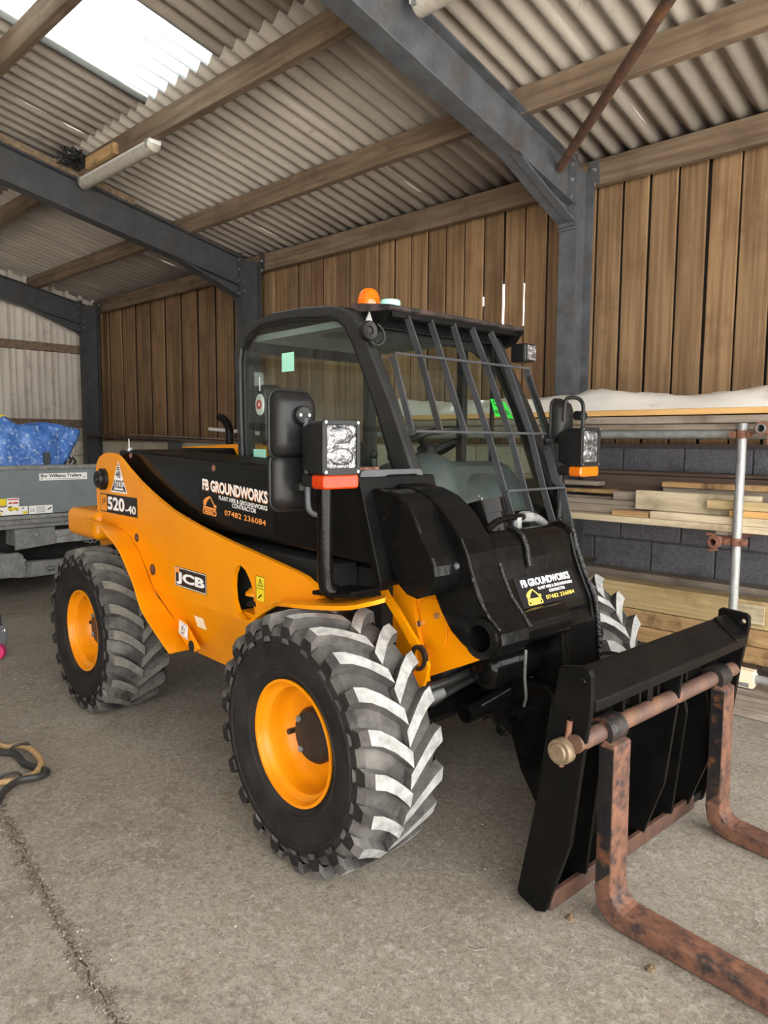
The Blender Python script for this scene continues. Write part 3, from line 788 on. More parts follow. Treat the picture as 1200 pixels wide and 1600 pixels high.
# right-hand side panel with oval opening
top = [(-2.112, 1.00), (-2.116, 1.275), (-2.10, 1.315), (-2.06, 1.350), (-1.98, 1.372), (-1.906, 1.376), (-1.85, 1.372), (-1.79, 1.352), (-1.694, 1.303), (-1.56, 1.243), (-1.435, 1.196), (-1.32, 1.158), (-1.205, 1.124), (-1.06, 1.092), (-0.924, 1.068), (-0.669, 1.030), (-0.429, 1.000), (-0.215, 0.972), (-0.150, 0.960), (-0.105, 0.942), (-0.07, 0.918), (-0.055, 0.895), (-0.187, 0.868)]
archf = [(-0.338, 0.831), (-0.40, 0.806), (-0.461, 0.771), (-0.52, 0.722)]
archr = [(-1.411, 0.719), (-1.48, 0.80), (-1.55, 0.868), (-1.61, 0.915), (-1.677, 0.952), (-1.78, 0.978), (-1.95, 0.990)]
hole = [(-0.658, 0.845), (-0.652, 0.895), (-0.628, 0.933), (-0.594, 0.945), (-0.556, 0.930), (-0.520, 0.892), (-0.492, 0.845), (-0.478, 0.795), (-0.492, 0.752), (-0.530, 0.727), (-0.580, 0.722), (-0.622, 0.742), (-0.650, 0.790)]
b = B(); prism(b, top + archf + archr, 0.20, 0.222, 'y', holes=[hole])
panel = obj('side_panel', b, 'yellow', TH, bevel=0.003)
b = B()                                             # lower part slopes inwards below the crease
yl = lambda x, z: 0.20 + (0.719 - z) * 0.30
low = [(-1.411, 0.719), (-0.52, 0.722), (-0.60, 0.63), (-0.66, 0.565), (-0.73, 0.475), (-0.80, 0.447), (-1.13, 0.447), (-1.20, 0.50), (-1.29, 0.60)]
prism(b, low, yl, lambda x, z: yl(x, z) + 0.02, 'y')
obj('lower_panel', b, 'yellow', panel, bevel=0.002)
b = B(); box(b, -2.1, -0.1, 0.30, 0.40, 0.5, 1.0); obj('panel_backing', b, 'void', panel)
b = B(); box(b, -1.13, -0.80, 0.282, 0.5, 0.447, 0.46); obj('belly_plate', b, 'yellow', panel)
# filler seen through the opening
b = B(); lathe(b, [(0.0, 0.035), (0.030, 0.028), (0.050, 0.010), (0.052, 0.0), (0.018, -0.012), (0.016, -0.09), (0.0, -0.09)], (-0.60, 0.285, 0.812), 'z', 24)
obj('filler_cap', b, 'yellow', panel, smooth=True)
b = B(); tube(b, smooth_path([(-0.66, 0.28, 0.76), (-0.58, 0.27, 0.775), (-0.50, 0.28, 0.75)]), 0.012, 8); tube(b, [(-0.64, 0.28, 0.83), (-0.50, 0.285, 0.825)], 0.014, 8)
objs('hose', b, 'hose', panel, smooth=True)
b = B(); box(b, -0.66, -0.47, 0.235, 0.30, 0.715, 0.742); obj('opening_floor', b, 'yellow', panel)
# rear fender lip
ir = [(-2.02, 0.20, 0.993), (-1.95, 0.20, 0.992), (-1.78, 0.20, 0.978), (-1.677, 0.20, 0.952), (-1.55, 0.20, 0.868), (-1.411, 0.20, 0.719), (-1.345, 0.222, 0.648), (-1.278, 0.243, 0.584), (-1.17, 0.262, 0.520), (-1.09, 0.272, 0.486)]
orr = [(-2.08, 0.12, 1.020), (-2.00, 0.085, 1.030), (-1.80, 0.085, 1.010), (-1.69, 0.085, 0.968), (-1.545, 0.085, 0.910), (-1.39, 0.085, 0.775), (-1.335, 0.085, 0.70), (-1.285, 0.09, 0.638), (-1.14, 0.10, 0.545), (-1.05, 0.105, 0.497)]
b = B(); strip(b, smooth_path(ir, 4), smooth_path(orr, 4), 0.012, (0.55, 0, 0.8))
obj('rear_fender', b, 'yellow', TH, bevel=0.003, smooth=True, angle=50)
b = B(); prism(b, [(-1.16, 0.56), (-1.05, 0.50), (-0.985, 0.497), (-0.955, 0.515), (-0.975, 0.53), (-1.10, 0.62)], 0.196, 0.21, 'y'); obj('fender_foot', b, 'yellow', panel, bevel=0.002)
# front fender lip over the wheel
inf = [(-0.52, 0.215, 0.722), (-0.461, 0.215, 0.771), (-0.338, 0.215, 0.831), (-0.187, 0.23, 0.872), (0.0, 0.26, 0.900), (0.10, 0.28, 0.918), (0.16, 0.29, 0.932), (0.19, 0.29, 0.940)]
outf = [(-0.52, 0.198, 0.722), (-0.461, 0.198, 0.771), (-0.338, 0.19, 0.831), (-0.187, 0.115, 0.873), (0.0, 0.10, 0.898), (0.2, 0.10, 0.930), (0.30, 0.12, 0.958), (0.335, 0.15, 0.972)]
b = B(); strip(b, smooth_path(inf, 4), smooth_path(outf, 4), 0.014)
obj('front_fender', b, 'yellow', TH, smooth=True, angle=50)
# inner arch wall with tow eye, and the plate beyond it
b = B(); prism(b, [(-0.50, 0.55), (-0.42, 0.92), (0.10, 0.95), (0.20, 0.60), (0.10, 0.55)], 0.475, 0.495, 'y'); obj('arch_wall', b, 'yellow', TH)
b = B(); prism(b, [(0.022, 0.93), (0.05, 0.935), (0.072, 0.905), (0.13, 0.855), (0.187, 0.797), (0.235, 0.752), (0.268, 0.715), (0.278, 0.69), (0.268, 0.650), (0.247, 0.598), (0.215, 0.592), (0.195, 0.64), (0.192, 0.70), (0.195, 0.74), (0.165, 0.775), (0.10, 0.84), (0.045, 0.89)], 0.40, 0.414, 'y',
              holes=[[(0.236 + 0.022 * math.cos(t), 0.712 + 0.030 * math.sin(t)) for t in [2 * PI * i / 16 for i in range(16)]]])
obj('arch_plate', b, 'yellow', TH, bevel=0.003)
b = B(); lathe(b, [(0.024, -0.008), (0.036, -0.008), (0.036, 0.010), (0.024, 0.010)], (0.236, 0.398, 0.712), 'y', 24, close=True); bmesh.ops.scale(b, vec=(1, 1, 1.25), space=Matrix.Translation((-0.236, -0.398, -0.712)), verts=b.verts); obj('tow_eye', b, 'rust_black', TH, smooth=True)
b = B(); prism(b, [(0.12, 0.62), (0.20, 0.72), (0.20, 0.60), (0.17, 0.56)], 0.34, 0.40, 'y'); obj('arch_gusset', b, 'yellow', TH, bevel=0.003)
b = B(); prism(b, [(-0.10, 0.60), (0.16, 0.598), (0.445, 0.738), (0.36, 0.80), (0.28, 0.88), (0.22, 1.00), (-0.10, 1.00)], 0.50, 0.53, 'y')
front_plate = obj('front_plate', b, 'yellow', TH, bevel=0.003)
b = B(); prism(b, rrect(0.145, 0.275, 0.72, 0.90, 0.05), 0.492, 0.50, 'y'); obj('access_cover', b, 'yellow', front_plate, bevel=0.003)
b = B()
for x, z in ((0.150, 0.80), (0.235, 0.845)): tube(b, [(x, 0.492, z), (x, 0.478, z)], 0.011, 6)
objs('bolt', b, 'chrome', front_plate)
# bolts on the side panel
b = B()
for x, z, r in ((-1.591, 0.953, 0.022), (-1.413, 0.814, 0.028), (-1.071, 0.534, 0.0)):
    if r: lathe(b, [(0.0, -0.006), (r * 0.5, -0.006), (r * 0.6, -0.002), (r, -0.002), (r, 0.002)], (x, 0.199, z), 'y', 16)
objs('panel_bolt', b, 'rust_edge', panel)
b = B(); lathe(b, [(0.0, 0.0), (0.026, 0.0), (0.026, 0.003)], (-1.02, 0.194, 0.517), 'y', 16); obj('foot_hole', b, 'void', panel)
# boom pivot boss
b = B(); lathe(b, [(0.0, -0.050), (0.020, -0.050), (0.022, -0.044), (0.042, -0.044), (0.046, -0.038), (0.046, -0.024), (0.058, -0.020), (0.058, 0.0)], (-1.995, 0.20, 1.232), 'y', 28)
obj('pivot_boss', b, 'black_plastic', panel, smooth=True)
# left-hand inner tower plate
b = B(); prism(b, top[:12] + [(-1.205, 1.0)], 0.64, 0.66, 'y'); obj('tower_plate', b, 'yellow', TH, bevel=0.003)
b = B(); box(b, -2.08, -1.86, 0.222, 0.64, 1.10, 1.16); obj('tower_bridge', b, 'black_satin', TH)
# counterweight
b = B(); prism(b, [(-2.50, 0.16), (-2.50, 1.50), (-2.05, 1.50), (-2.05, 0.16)], 0.885, 1.048, 'z'); cw = obj('counterweight', b, 'yellow', TH, bevel=0.045, seg=4)
b = B(); lathe(b, [(0.0, 0.004), (0.022, 0.004), (0.026, 0.0)], (-2.34, 0.30, 1.048), 'z', 16); obj('lifting_hole', b, 'void', cw)
b = B(); prism(b, [(-2.40, 0.885), (-2.0, 0.885), (-2.0, 0.60), (-2.20, 0.62)], 0.30, 1.36, 'y'); obj('rear_frame', b, 'yellow', TH, bevel=0.01)
# engine bay hood behind and left of the boom
b = B(); prism(b, [(-2.30, 0.95), (-2.30, 1.33), (-2.15, 1.405), (-1.45, 1.43), (-1.45, 0.95)], 0.72, 1.52, 'y'); hood = obj('engine_hood', b, 'yellow', TH, bevel=0.03, seg=3)
b = B(); prism(b, [(-2.20, 1.36), (-2.02, 1.40), (-1.50, 1.405), (-1.46, 1.36)], 0.66, 0.715, 'y'); obj('hood_lip', b, 'black_satin', hood, bevel=0.01)
b = B(); box(b, -1.95, -1.44, 0.64, 0.71, 1.335, 1.352); obj('hood_bracket', b, 'yellow', hood)
b = B(); tube(b, smooth_path([(-1.905, 0.92, 1.30), (-1.905, 0.92, 1.46), (-1.912, 0.92, 1.52), (-1.945, 0.91, 1.565), (-1.985, 0.90, 1.585)], 5), 0.024, 16)
obj('exhaust_pipe', b, 'black_satin', TH, smooth=True)
# left-hand side body and fenders (far side)
b = B(); prism(b, [(-2.0, 1.0), (-2.0, 1.1), (-0.2, 1.0), (-0.2, 0.88), (-0.55, 0.70), (-0.75, 0.45), (-1.15, 0.45), (-1.45, 0.72), (-1.65, 0.95)], 1.44, 1.462, 'y'); obj('side_panel', b, 'yellow', TH, bevel=0.003)
b = B(); strip(b, [(-0.5, 1.44, 0.74), (-0.3, 1.44, 0.85), (0.0, 1.42, 0.92), (0.22, 1.40, 0.94)], [(-0.5, 1.56, 0.74), (-0.3, 1.56, 0.85), (0.0, 1.56, 0.92), (0.22, 1.52, 0.94)], 0.014); obj('front_fender', b, 'black_satin', TH)
# front axle and steering gear
b = B()
tube(b, [(0.0, 0.19, 0.43), (0.0, 0.42, 0.43), (0.0, 0.60, 0.44), (0.0, 1.06, 0.44), (0.0, 1.24, 0.43), (0.0, 1.47, 0.43)], [0.075, 0.075, 0.10, 0.10, 0.075, 0.075], 20)
axle = obj('front_axle', b, 'black_satin', TH, smooth=True)
b = B(); tube(b, [(0.155, 0.36, 0.47), (0.155, 1.05, 0.47)], 0.040, 20); tube(b, [(0.155, 0.20, 0.47), (0.155, 1.35, 0.47)], 0.018, 12)
tube(b, [(0.155, 0.37, 0.47), (0.155, 0.41, 0.47)], 0.050, 20); tube(b, [(0.155, 0.72, 0.47), (0.155, 0.76, 0.47)], 0.050, 20)
obj('steering_cylinder', b, 'black_gloss', axle, smooth=True)
b = B()
tube(b, smooth_path([(0.10, 0.42, 0.60), (0.20, 0.44, 0.585), (0.24, 0.55, 0.60), (0.26, 0.70, 0.63)]), 0.016, 10); tube(b, smooth_path([(0.08, 0.45, 0.54), (0.20, 0.47, 0.52), (0.22, 0.58, 0.55), (0.25, 0.75, 0.60)]), 0.013, 10)
objs('steering_hose', b, 'hose', axle, smooth=True)
b = B(); tube(b, [(0.215, 0.475, 0.545), (0.225, 0.53, 0.56)], 0.021, 12); obj('hose_ferrule', b, 'galv_dull', axle, smooth=True)
b = B(); tube(b, [(-WB, 0.19, 0.43), (-WB, 1.47, 0.43)], 0.085, 16); box(b, -WB - 0.15, -WB + 0.15, 0.62, 1.04, 0.30, 0.56); obj('rear_axle', b, 'black_satin', TH, smooth=True)
b = B(); box(b, -0.05, 0.22, 0.54, 1.22, 0.56, 0.98); obj('front_bulkhead', b, 'void', TH)

# ---------------------------------------------------------------- boom
b = B()
bt = lambda x: 1.327 - (x - 0.064) * (1.387 - 1.327) / (0.064 + 1.906)
prism(b, [(-1.96, bt(-1.96)), (0.075, bt(0.075)), (0.165, 1.03), (-0.04, 1.036), (-1.2, 1.06), (-1.75, 1.14), (-1.96, 1.22)], 0.27, 0.60, 'y')
boom = obj('boom', b, 'black_gloss', TH, bevel=0.012, seg=3)
b = B(); prism(b, [(-1.90, bt(-1.90) - 0.03), (-1.86, bt(-1.86) - 0.005), (0.06, bt(0.06) - 0.005), (0.06, bt(0.06) + 0.006), (-1.90, bt(-1.90) + 0.006)], 0.285, 0.585, 'y'); obj('boom_top_plate', b, 'black_satin', boom, bevel=0.004)
b = B()
for x, z in ((-0.92, 1.325), (-1.16, 1.075), (-1.80, 1.362)): lathe(b, [(0.0, -0.007), (0.009, -0.007), (0.011, -0.004), (0.014, -0.004), (0.014, 0.0)], (x, 0.269, z), 'y', 12)
objs('boom_bolt', b, 'rust_coupler', boom)
b = B(); tube(b, [(-1.90, 0.30, 1.37), (-1.86, 0.29, 1.39), (-1.85, 0.30, 1.35)], 0.016, 8); tube(b, [(-1.87, 0.29, 1.37), (-1.872, 0.29, 1.45)], 0.003, 5); obj('grease_fitting', b, 'galv', boom)
# boom decal
du, dv = (1, 0, -0.055), (0, 0, 1)
patch('decal_panel', 'decal_black', boom, (-1.055, 0.2695, 1.105), du, dv, rect(0, 0, 0.615, 0.205))
lettering('lettering', 'FB GROUNDWORKS', 'print_orange', boom, (-1.022, 0.2690, 1.2225), du, dv, 0.532, 0.050, bold=0.035)
lettering('lettering', 'FB GROUNDWORKS', 'print_white', boom, (-1.024, 0.2686, 1.2255), du, dv, 0.532, 0.050, bold=0.03, depth=0.0018)
lettering('lettering', 'PLANT HIRE & GROUNDWORKS', 'print_white', boom, (-0.880, 0.2690, 1.189), du, dv, 0.385, 0.0185, bold=0.022)
lettering('lettering', 'CONTRACTOR', 'print_white', boom, (-0.768, 0.2690, 1.162), du, dv, 0.19, 0.0185, bold=0.022)
lettering('lettering', '07482 236084', 'print_orange', boom, (-0.832, 0.2690, 1.124), du, dv, 0.325, 0.024, bold=0.02, space=1.1)
def digger(m, parent, o, u, v, w, h, d0=0.0):
    """small tracked-digger emblem"""
    P = lambda pts: [(x * w, y * h) for x, y in pts]
    t = 0.05 * w
    polys = [P(p) for p in ([(0.02, 0.30), (0.98, 0.30), (0.94, 0.36), (0.90, 0.42), (0.80, 0.40), (0.06, 0.42)],)]
    polys += [P([(0.05, 0.0), (0.93, 0.0), (0.98, 0.08), (0.98, 0.20), (0.93, 0.27), (0.05, 0.27), (0.0, 0.20), (0.0, 0.08)])]
    polys += [P([(0.05, 0.44), (0.05, 0.68), (0.22, 0.86), (0.50, 0.99), (0.54, 0.92), (0.30, 0.66), (0.22, 0.46)])]
    polys += [P([(0.50, 0.99), (0.56, 0.99), (0.86, 0.58), (0.98, 0.60), (0.99, 0.44), (0.80, 0.44), (0.80, 0.54)])]
    patch('digger_emblem', m, parent, o, u, v, polys, depth=d0 + 0.0010)
    patch('digger_track', 'decal_black', parent, o, u, v, [P([(0.10, 0.07), (0.88, 0.07), (0.92, 0.11), (0.92, 0.17), (0.88, 0.21), (0.10, 0.21), (0.06, 0.17), (0.06, 0.11)])], depth=d0 + 0.0016)
    patch('digger_track_bar', m, parent, o, u, v, [P([(0.16, 0.10), (0.80, 0.10), (0.80, 0.18), (0.16, 0.18)])], depth=d0 + 0.0022)
digger('print_orange', boom, (-1.025, 0.2690, 1.118), du, dv, 0.125, 0.085)

# boom end flange and slotted hook plate on top
b = B(); prism(b, [(0.058, 1.328), (0.085, 1.328), (0.20, 0.985), (0.192, 0.965), (0.170, 0.97)], 0.252, 0.615, 'y')
flange = obj('boom_flange', b, 'black_satin', TH, bevel=0.004)
b = B(); prism(b, rrect(0.262, 0.560, 1.262, 1.350, 0.022), 0.070, 0.084, 'x', holes=[rrect(0.375, 0.535, 1.302, 1.332, 0.013)]); obj('hook_plate', b, 'steel_dark', flange, bevel=0.002)
b = B(); box(b, 0.02, 0.068, 0.36, 0.54, 1.29, 1.33); obj('slot_block', b, 'black_gloss', flange)
b = B(); 
for y in (0.31, 0.36): tube(b, [(0.045, y, 1.34), (0.045, y, 1.358)], 0.016, 6)
tube(b, [(0.04, 0.27, 1.340), (0.04, 0.345, 1.345)], 0.013, 8)
objs('hook_bolt', b, 'rust_coupler', flange)

# hose guard box on the boom end
near = [(0.080, 1.285), (0.130, 1.290), (0.179, 1.286), (0.225, 1.276), (0.274, 1.254), (0.300, 1.215), (0.331, 1.158), (0.384, 1.085), (0.398, 1.058), (0.404, 1.028), (0.398, 0.996), (0.369, 0.961), (0.318, 0.942), (0.270, 0.949), (0.235, 0.972), (0.208, 1.003), (0.188, 1.044), (0.150, 1.066), (0.120, 1.10)]
b = B(); prism(b, near, 0.30, 0.455, 'y')
guard = obj('hose_guard', b, 'black_gloss', TH, bevel=0.010, seg=3)
b = B()
for x, z in ((0.155, 1.192), (0.222, 1.115)): lathe(b, [(0.0, -0.004), (0.006, -0.004), (0.007, -0.007), (0.013, -0.007), (0.014, 0.0)], (x, 0.300, z), 'y', 12)
objs('guard_bolt', b, 'black_gloss', guard)
b = B()
for x, y, z in ((0.318, 0.425, 1.178), (0.362, 0.425, 1.112), (0.398, 0.40, 1.05)): bmesh.ops.create_uvsphere(b, u_segments=10, v_segments=6, radius=0.013, matrix=Matrix.Translation((x, y, z)))
objs('guard_stud', b, 'steel_dark', guard, smooth=True)

# boom nose: two curved side plates with a wrapped front skin down to the pivot boss
nose = [(0.10, 1.300), (0.20, 1.288), (0.27, 1.265), (0.325, 1.228), (0.370, 1.185), (0.405, 1.140), (0.432, 1.092), (0.448, 1.050), (0.468, 1.005), (0.500, 0.945), (0.545, 0.895), (0.578, 0.860), (0.583, 0.825), (0.570, 0.795), (0.535, 0.772), (0.497, 0.768), (0.455, 0.778), (0.415, 0.795), (0.365, 0.83), (0.325, 0.88), (0.295, 0.93), (0.12, 1.0)]
b = B(); prism(b, nose, 0.412, 0.552, 'y', holes=[[(0.505 + 0.043 * math.cos(t), 0.835 + 0.043 * math.sin(t)) for t in [2 * PI * i / 20 for i in range(20)]]])
nz = obj('boom_nose', b, 'black_gloss', TH, bevel=0.007, seg=2)
b = B(); pipe(b, (0.505, 0.395, 0.835), (0.505, 0.57, 0.835), 0.066, 0.043, 28); tube(b, [(0.505, 0.50, 0.835), (0.505, 0.515, 0.835)], 0.044, 20)
obj('pivot_boss', b, 'black_gloss', nz, smooth=True)
b = B(); tube(b, [(0.452, 0.553, 1.05), (0.472, 0.555, 1.00), (0.503, 0.556, 0.945), (0.548, 0.556, 0.897), (0.582, 0.556, 0.86)], 0.006, 8); tube(b, [(0.46, 0.408, 1.02), (0.49, 0.408, 0.96), (0.53, 0.410, 0.905), (0.575, 0.412, 0.87)], 0.005, 6); objs('weld_bead', b, 'weld_gloss', nz, smooth=True)

# cross head carrying the carriage
skin = [(0.335, 1.122), (0.385, 1.118), (0.412, 1.092), (0.420, 1.045), (0.440, 0.985), (0.490, 0.890), (0.500, 0.845), (0.44, 0.80), (0.34, 0.80), (0.33, 0.95)]
b = B(); prism(b, skin, 0.555, 1.02, 'y'); head = obj('cross_head', b, 'black_gloss', TH, bevel=0.012, seg=3)
rp = [(0.30, 1.135), (0.34, 1.150), (0.385, 1.142), (0.412, 1.110), (0.435, 1.030), (0.468, 0.955), (0.503, 0.885), (0.522, 0.80), (0.535, 0.69), (0.545, 0.57), (0.52, 0.50), (0.40, 0.50), (0.30, 0.90)]
b = B(); prism(b, rp, 1.02, 1.052, 'y'); obj('head_plate', b, 'black_gloss', head, bevel=0.006)
b = B(); tube(b, [(0.345, 0.56, 1.070), (0.345, 1.03, 1.070)], 0.068, 28); obj('torque_tube', b, 'black_gloss', head, smooth=True)
b = B(); tube(b, smooth_path([(0.34, 0.735, 1.148), (0.395, 0.735, 1.130), (0.423, 0.735, 1.085), (0.430, 0.735, 1.045), (0.436, 0.735, 1.015)]), [0.009] * 24 + [0.004], 10); obj('weld_bead', b, 'weld_gloss', head, smooth=True)
b = B(); tube(b, smooth_path([(0.350, 1.035, 1.155), (0.405, 1.035, 1.125), (0.430, 1.035, 1.055), (0.470, 1.035, 0.965), (0.512, 1.035, 0.885), (0.530, 1.035, 0.79), (0.546, 1.035, 0.66)]), 0.010, 10); obj('weld_bead', b, 'weld_gloss', head, smooth=True)
b = B(); tube(b, [(0.505, 0.56, 0.835), (0.505, 0.82, 0.835)], 0.056, 24); obj('pivot_tube', b, 'black_gloss', head, smooth=True)
b = B(); prism(b, [(0.475, 0.882), (0.500, 0.870), (0.535, 0.80), (0.555, 0.66), (0.555, 0.52), (0.47, 0.52)], 0.80, 0.830, 'y'); obj('centre_rib', b, 'black_gloss', head, bevel=0.006)
b = B(); prism(b, [(0.48, 0.868), (0.525, 0.80), (0.545, 0.66), (0.548, 0.50), (0.40, 0.50), (0.42, 0.80)], 0.83, 1.02, 'y'); obj('lower_skin', b, 'black_gloss', head, bevel=0.008)
# head decal (on the sloping skin)
hv = Vector((0.440 - 0.490, 0, 0.985 - 0.890)).normalized(); hu = Vector((0, 1, 0))
def on_head(y, s): return Vector((0.490, y, 0.890)) + hv * s
patch('decal_panel', 'decal_navy', head, on_head(0.637, 0.000), hu, hv, rect(0, 0, 0.345, 0.107), depth=0.0012)
lettering('lettering', 'FB GROUNDWORKS', 'print_white', head, on_head(0.668, 0.070), hu, hv, 0.285, 0.027, bold=0.035, depth=0.0025)
lettering('lettering', 'PLANT HIRE & GROUNDWORKS', 'print_white', head, on_head(0.750, 0.053), hu, hv, 0.205, 0.0105, bold=0.018, depth=0.0025)
lettering('lettering', 'CONTRACTOR', 'print_white', head, on_head(0.805, 0.037), hu, hv, 0.095, 0.0105, bold=0.018, depth=0.0025)
lettering('lettering', '07482 236084', 'print_gold', head, on_head(0.775, 0.014), hu, hv, 0.17, 0.0145, bold=0.016, space=1.1, depth=0.0025)
digger('print_gold', head, on_head(0.670, 0.005), hu, hv, 0.083, 0.056, 0.0012)
# side bracket on the far side of the head
b = B(); prism(b, [(0.40, 0.80), (0.46, 0.79), (0.475, 0.76), (0.50, 0.76), (0.51, 0.73), (0.50, 0.68), (0.40, 0.66)], 1.052, 1.115, 'y'); box(b, 0.38, 0.44, 1.052, 1.09, 0.56, 0.68); obj('side_bracket', b, 'black_satin', head, bevel=0.005)
# tilt ram and its hoses above the torque tube
b = B(); tube(b, [(0.26, 0.765, 1.05), (0.22, 0.765, 1.185)], 0.066, 28); tube(b, [(0.222, 0.765, 1.178), (0.207, 0.765, 1.228)], 0.074, 28); tube(b, [(0.232, 0.765, 1.145), (0.226, 0.765, 1.165)], 0.069, 28)
ram = obj('tilt_ram', b, 'black_gloss', TH, smooth=True, angle=30)
b = B(); tube(b, smooth_path([(0.30, 0.66, 1.135), (0.29, 0.75, 1.165), (0.29, 0.86, 1.17), (0.285, 0.92, 1.165)]), 0.013, 10); obj('ram_pipe', b, 'black_gloss', ram, smooth=True)
b = B(); tube(b, smooth_path([(0.285, 0.91, 1.166), (0.28, 0.96, 1.162), (0.275, 1.02, 1.14), (0.26, 1.08, 1.11)]), 0.018, 12); obj('ram_hose', b, 'hose_grey', ram, smooth=True)
b = B(); tube(b, [(0.287, 0.885, 1.170), (0.284, 0.935, 1.165)], 0.021, 8); tube(b, [(0.29, 0.85, 1.12), (0.29, 0.85, 1.17)], 0.018, 8); obj('hose_fitting', b, 'galv_dull', ram, smooth=True)
b = B(); tube(b, smooth_path([(0.215, 0.74, 1.225), (0.21, 0.735, 1.245), (0.215, 0.72, 1.25)]), 0.004, 6); obj('ram_wire', b, 'chrome', ram, smooth=True)
# linkage below the head
b = B(); tube(b, [(0.37, 0.565, 0.665), (0.37, 0.575, 0.665), (0.37, 0.595, 0.665), (0.37, 0.86, 0.665)], [0.045, 0.062, 0.072, 0.072], 24); obj('cross_tube', b, 'black_gloss', head, smooth=True)
b = B(); lathe(b, [(0.0, -0.008), (0.008, -0.008), (0.008, -0.004), (0.018, -0.004), (0.020, 0.0)], (0.437, 0.71, 0.685), 'x', 14); obj('grease_plug', b, 'chrome', head, smooth=True)
b = B(); prism(b, [(0.36, 0.60), (0.50, 0.60), (0.60, 0.52), (0.68, 0.36), (0.66, 0.16), (0.56, 0.10), (0.47, 0.16), (0.40, 0.26), (0.355, 0.38), (0.345, 0.47), (0.345, 0.56)], 0.76, 0.80, 'y')
prism(b, [(0.36, 0.60), (0.50, 0.60), (0.60, 0.52), (0.68, 0.36), (0.66, 0.16), (0.56, 0.10), (0.47, 0.16), (0.40, 0.26), (0.355, 0.38), (0.345, 0.47), (0.345, 0.56)], 1.10, 1.14, 'y')
hitch = objs('hitch_plate', b, 'black_gloss', TH, bevel=0.006)[0]
b = B(); pipe(b, (0.39, 0.72, 0.475), (0.39, 1.18, 0.475), 0.040, 0.024, 20); tube(b, [(0.39, 0.75, 0.475), (0.39, 1.15, 0.475)], 0.024, 16); obj('hitch_pin', b, 'black_gloss', hitch, smooth=True)
b = B(); pipe(b, (0.27, 0.60, 0.475), (0.27, 0.72, 0.475), 0.036, 0.022, 18); tube(b, [(0.27, 0.66, 0.475), (0.39, 0.90, 0.60)], 0.030, 12); obj('link_arm', b, 'black_gloss', hitch, smooth=True)
b = B(); tube(b, smooth_path([(0.52, 0.615, 0.76), (0.50, 0.64, 0.66), (0.47, 0.69, 0.57), (0.44, 0.72, 0.52)]), 0.005, 8); obj('drain_hose', b, 'hose_grey', hitch, smooth=True)

# ---------------------------------------------------------------- fork carriage
FC = B()
side = [(0.770, 0.801), (0.842, 0.818), (0.868, 0.812), (0.876, 0.795), (0.878, 0.70), (0.862, 0.60), (0.824, 0.275), (0.745, 0.030), (0.715, 0.018), (0.645, 0.040), (0.640, 0.055), (0.732, 0.520), (0.742, 0.62)]
prism(FC, [(0.735, 0.70), (0.750, 0.70), (0.668, 0.10), (0.653, 0.10)], 0.46, 1.49, 'y')
carriage = obj('fork_carriage', FC, 'black_gloss', TH)
slot = [(0.796 + 0.016 * math.cos(t), 0.585 + (0.03 if math.sin(t) > 0 else -0.03) + 0.016 * math.sin(t)) for t in [2 * PI * (i + 0.5) / 16 for i in range(16)]]
b = B(); prism(b, side, 0.440, 0.460, 'y', holes=[[(x + 0.014, z + 0.03) for x, z in slot]]); obj('carriage_side_plate', b, 'black_satin', carriage, bevel=0.003)
far = [(0.772, 0.780), (0.772, 0.808), (0.782, 0.818), (0.872, 0.812), (0.887, 0.800), (0.888, 0.770)] + side[4:12] + [(0.742, 0.62)]
b = B(); prism(b, far, 1.490, 1.512, 'y', holes=[[(0.866 + 0.010 * math.cos(t), 0.780 + 0.010 * math.sin(t)) for t in [2 * PI * i / 12 for i in range(12)]]]); obj('carriage_side_plate', b, 'black_satin', carriage, bevel=0.003)
b = B(); prism(b, [(0.772, 0.770), (0.785, 0.788), (0.800, 0.785), (0.884, 0.722), (0.884, 0.690), (0.872, 0.690), (0.868, 0.712), (0.785, 0.765)], 0.458, 1.492, 'y'); obj('top_beam', b, 'black_satin', carriage, bevel=0.004)
b = B(); box(b, 0.772, 0.80, 0.458, 1.492, 0.60, 0.77); obj('top_beam_web', b, 'black_gloss', carriage)
b = B(); prism(b, [(0.79, 0.788), (0.884, 0.722), (0.884, 0.73), (0.80, 0.80)], 1.40, 1.492, 'y'); obj('beam_gusset', b, 'black_gloss', carriage, bevel=0.003)
b = B(); box(b, 0.640, 0.745, 0.458, 1.50, 0.040, 0.070); obj('bottom_shelf', b, 'black_satin', carriage)
b = B(); prism(b, [(0.738, 0.028), (0.757, 0.030), (0.757, 0.085), (0.738, 0.085)], 0.458, 1.40, 'y'); obj('bottom_edge', b, 'rust_edge', carriage, bevel=0.004)
def rib(y, full):
    bb = B()
    if full: prism(bb, [(0.77, 0.72), (0.872, 0.705), (0.862, 0.60), (0.826, 0.285), (0.755, 0.07), (0.66, 0.07), (0.735, 0.62)], y, y + 0.016, 'y')
    else: prism(bb, [(0.735, 0.56), (0.775, 0.555), (0.80, 0.53), (0.81, 0.49), (0.770, 0.09), (0.66, 0.07)], y, y + 0.016, 'y')
    obj('carriage_rib', bb, 'black_satin', carriage, bevel=0.002)
rib(1.00, True); rib(1.18, False); rib(0.615, False)
b = B(); prism(b, [(0.735, 0.60), (0.80, 0.58), (0.84, 0.30), (0.76, 0.07), (0.66, 0.07)], 1.335, 1.35, 'y'); obj('carriage_rib', b, 'black_satin', carriage)
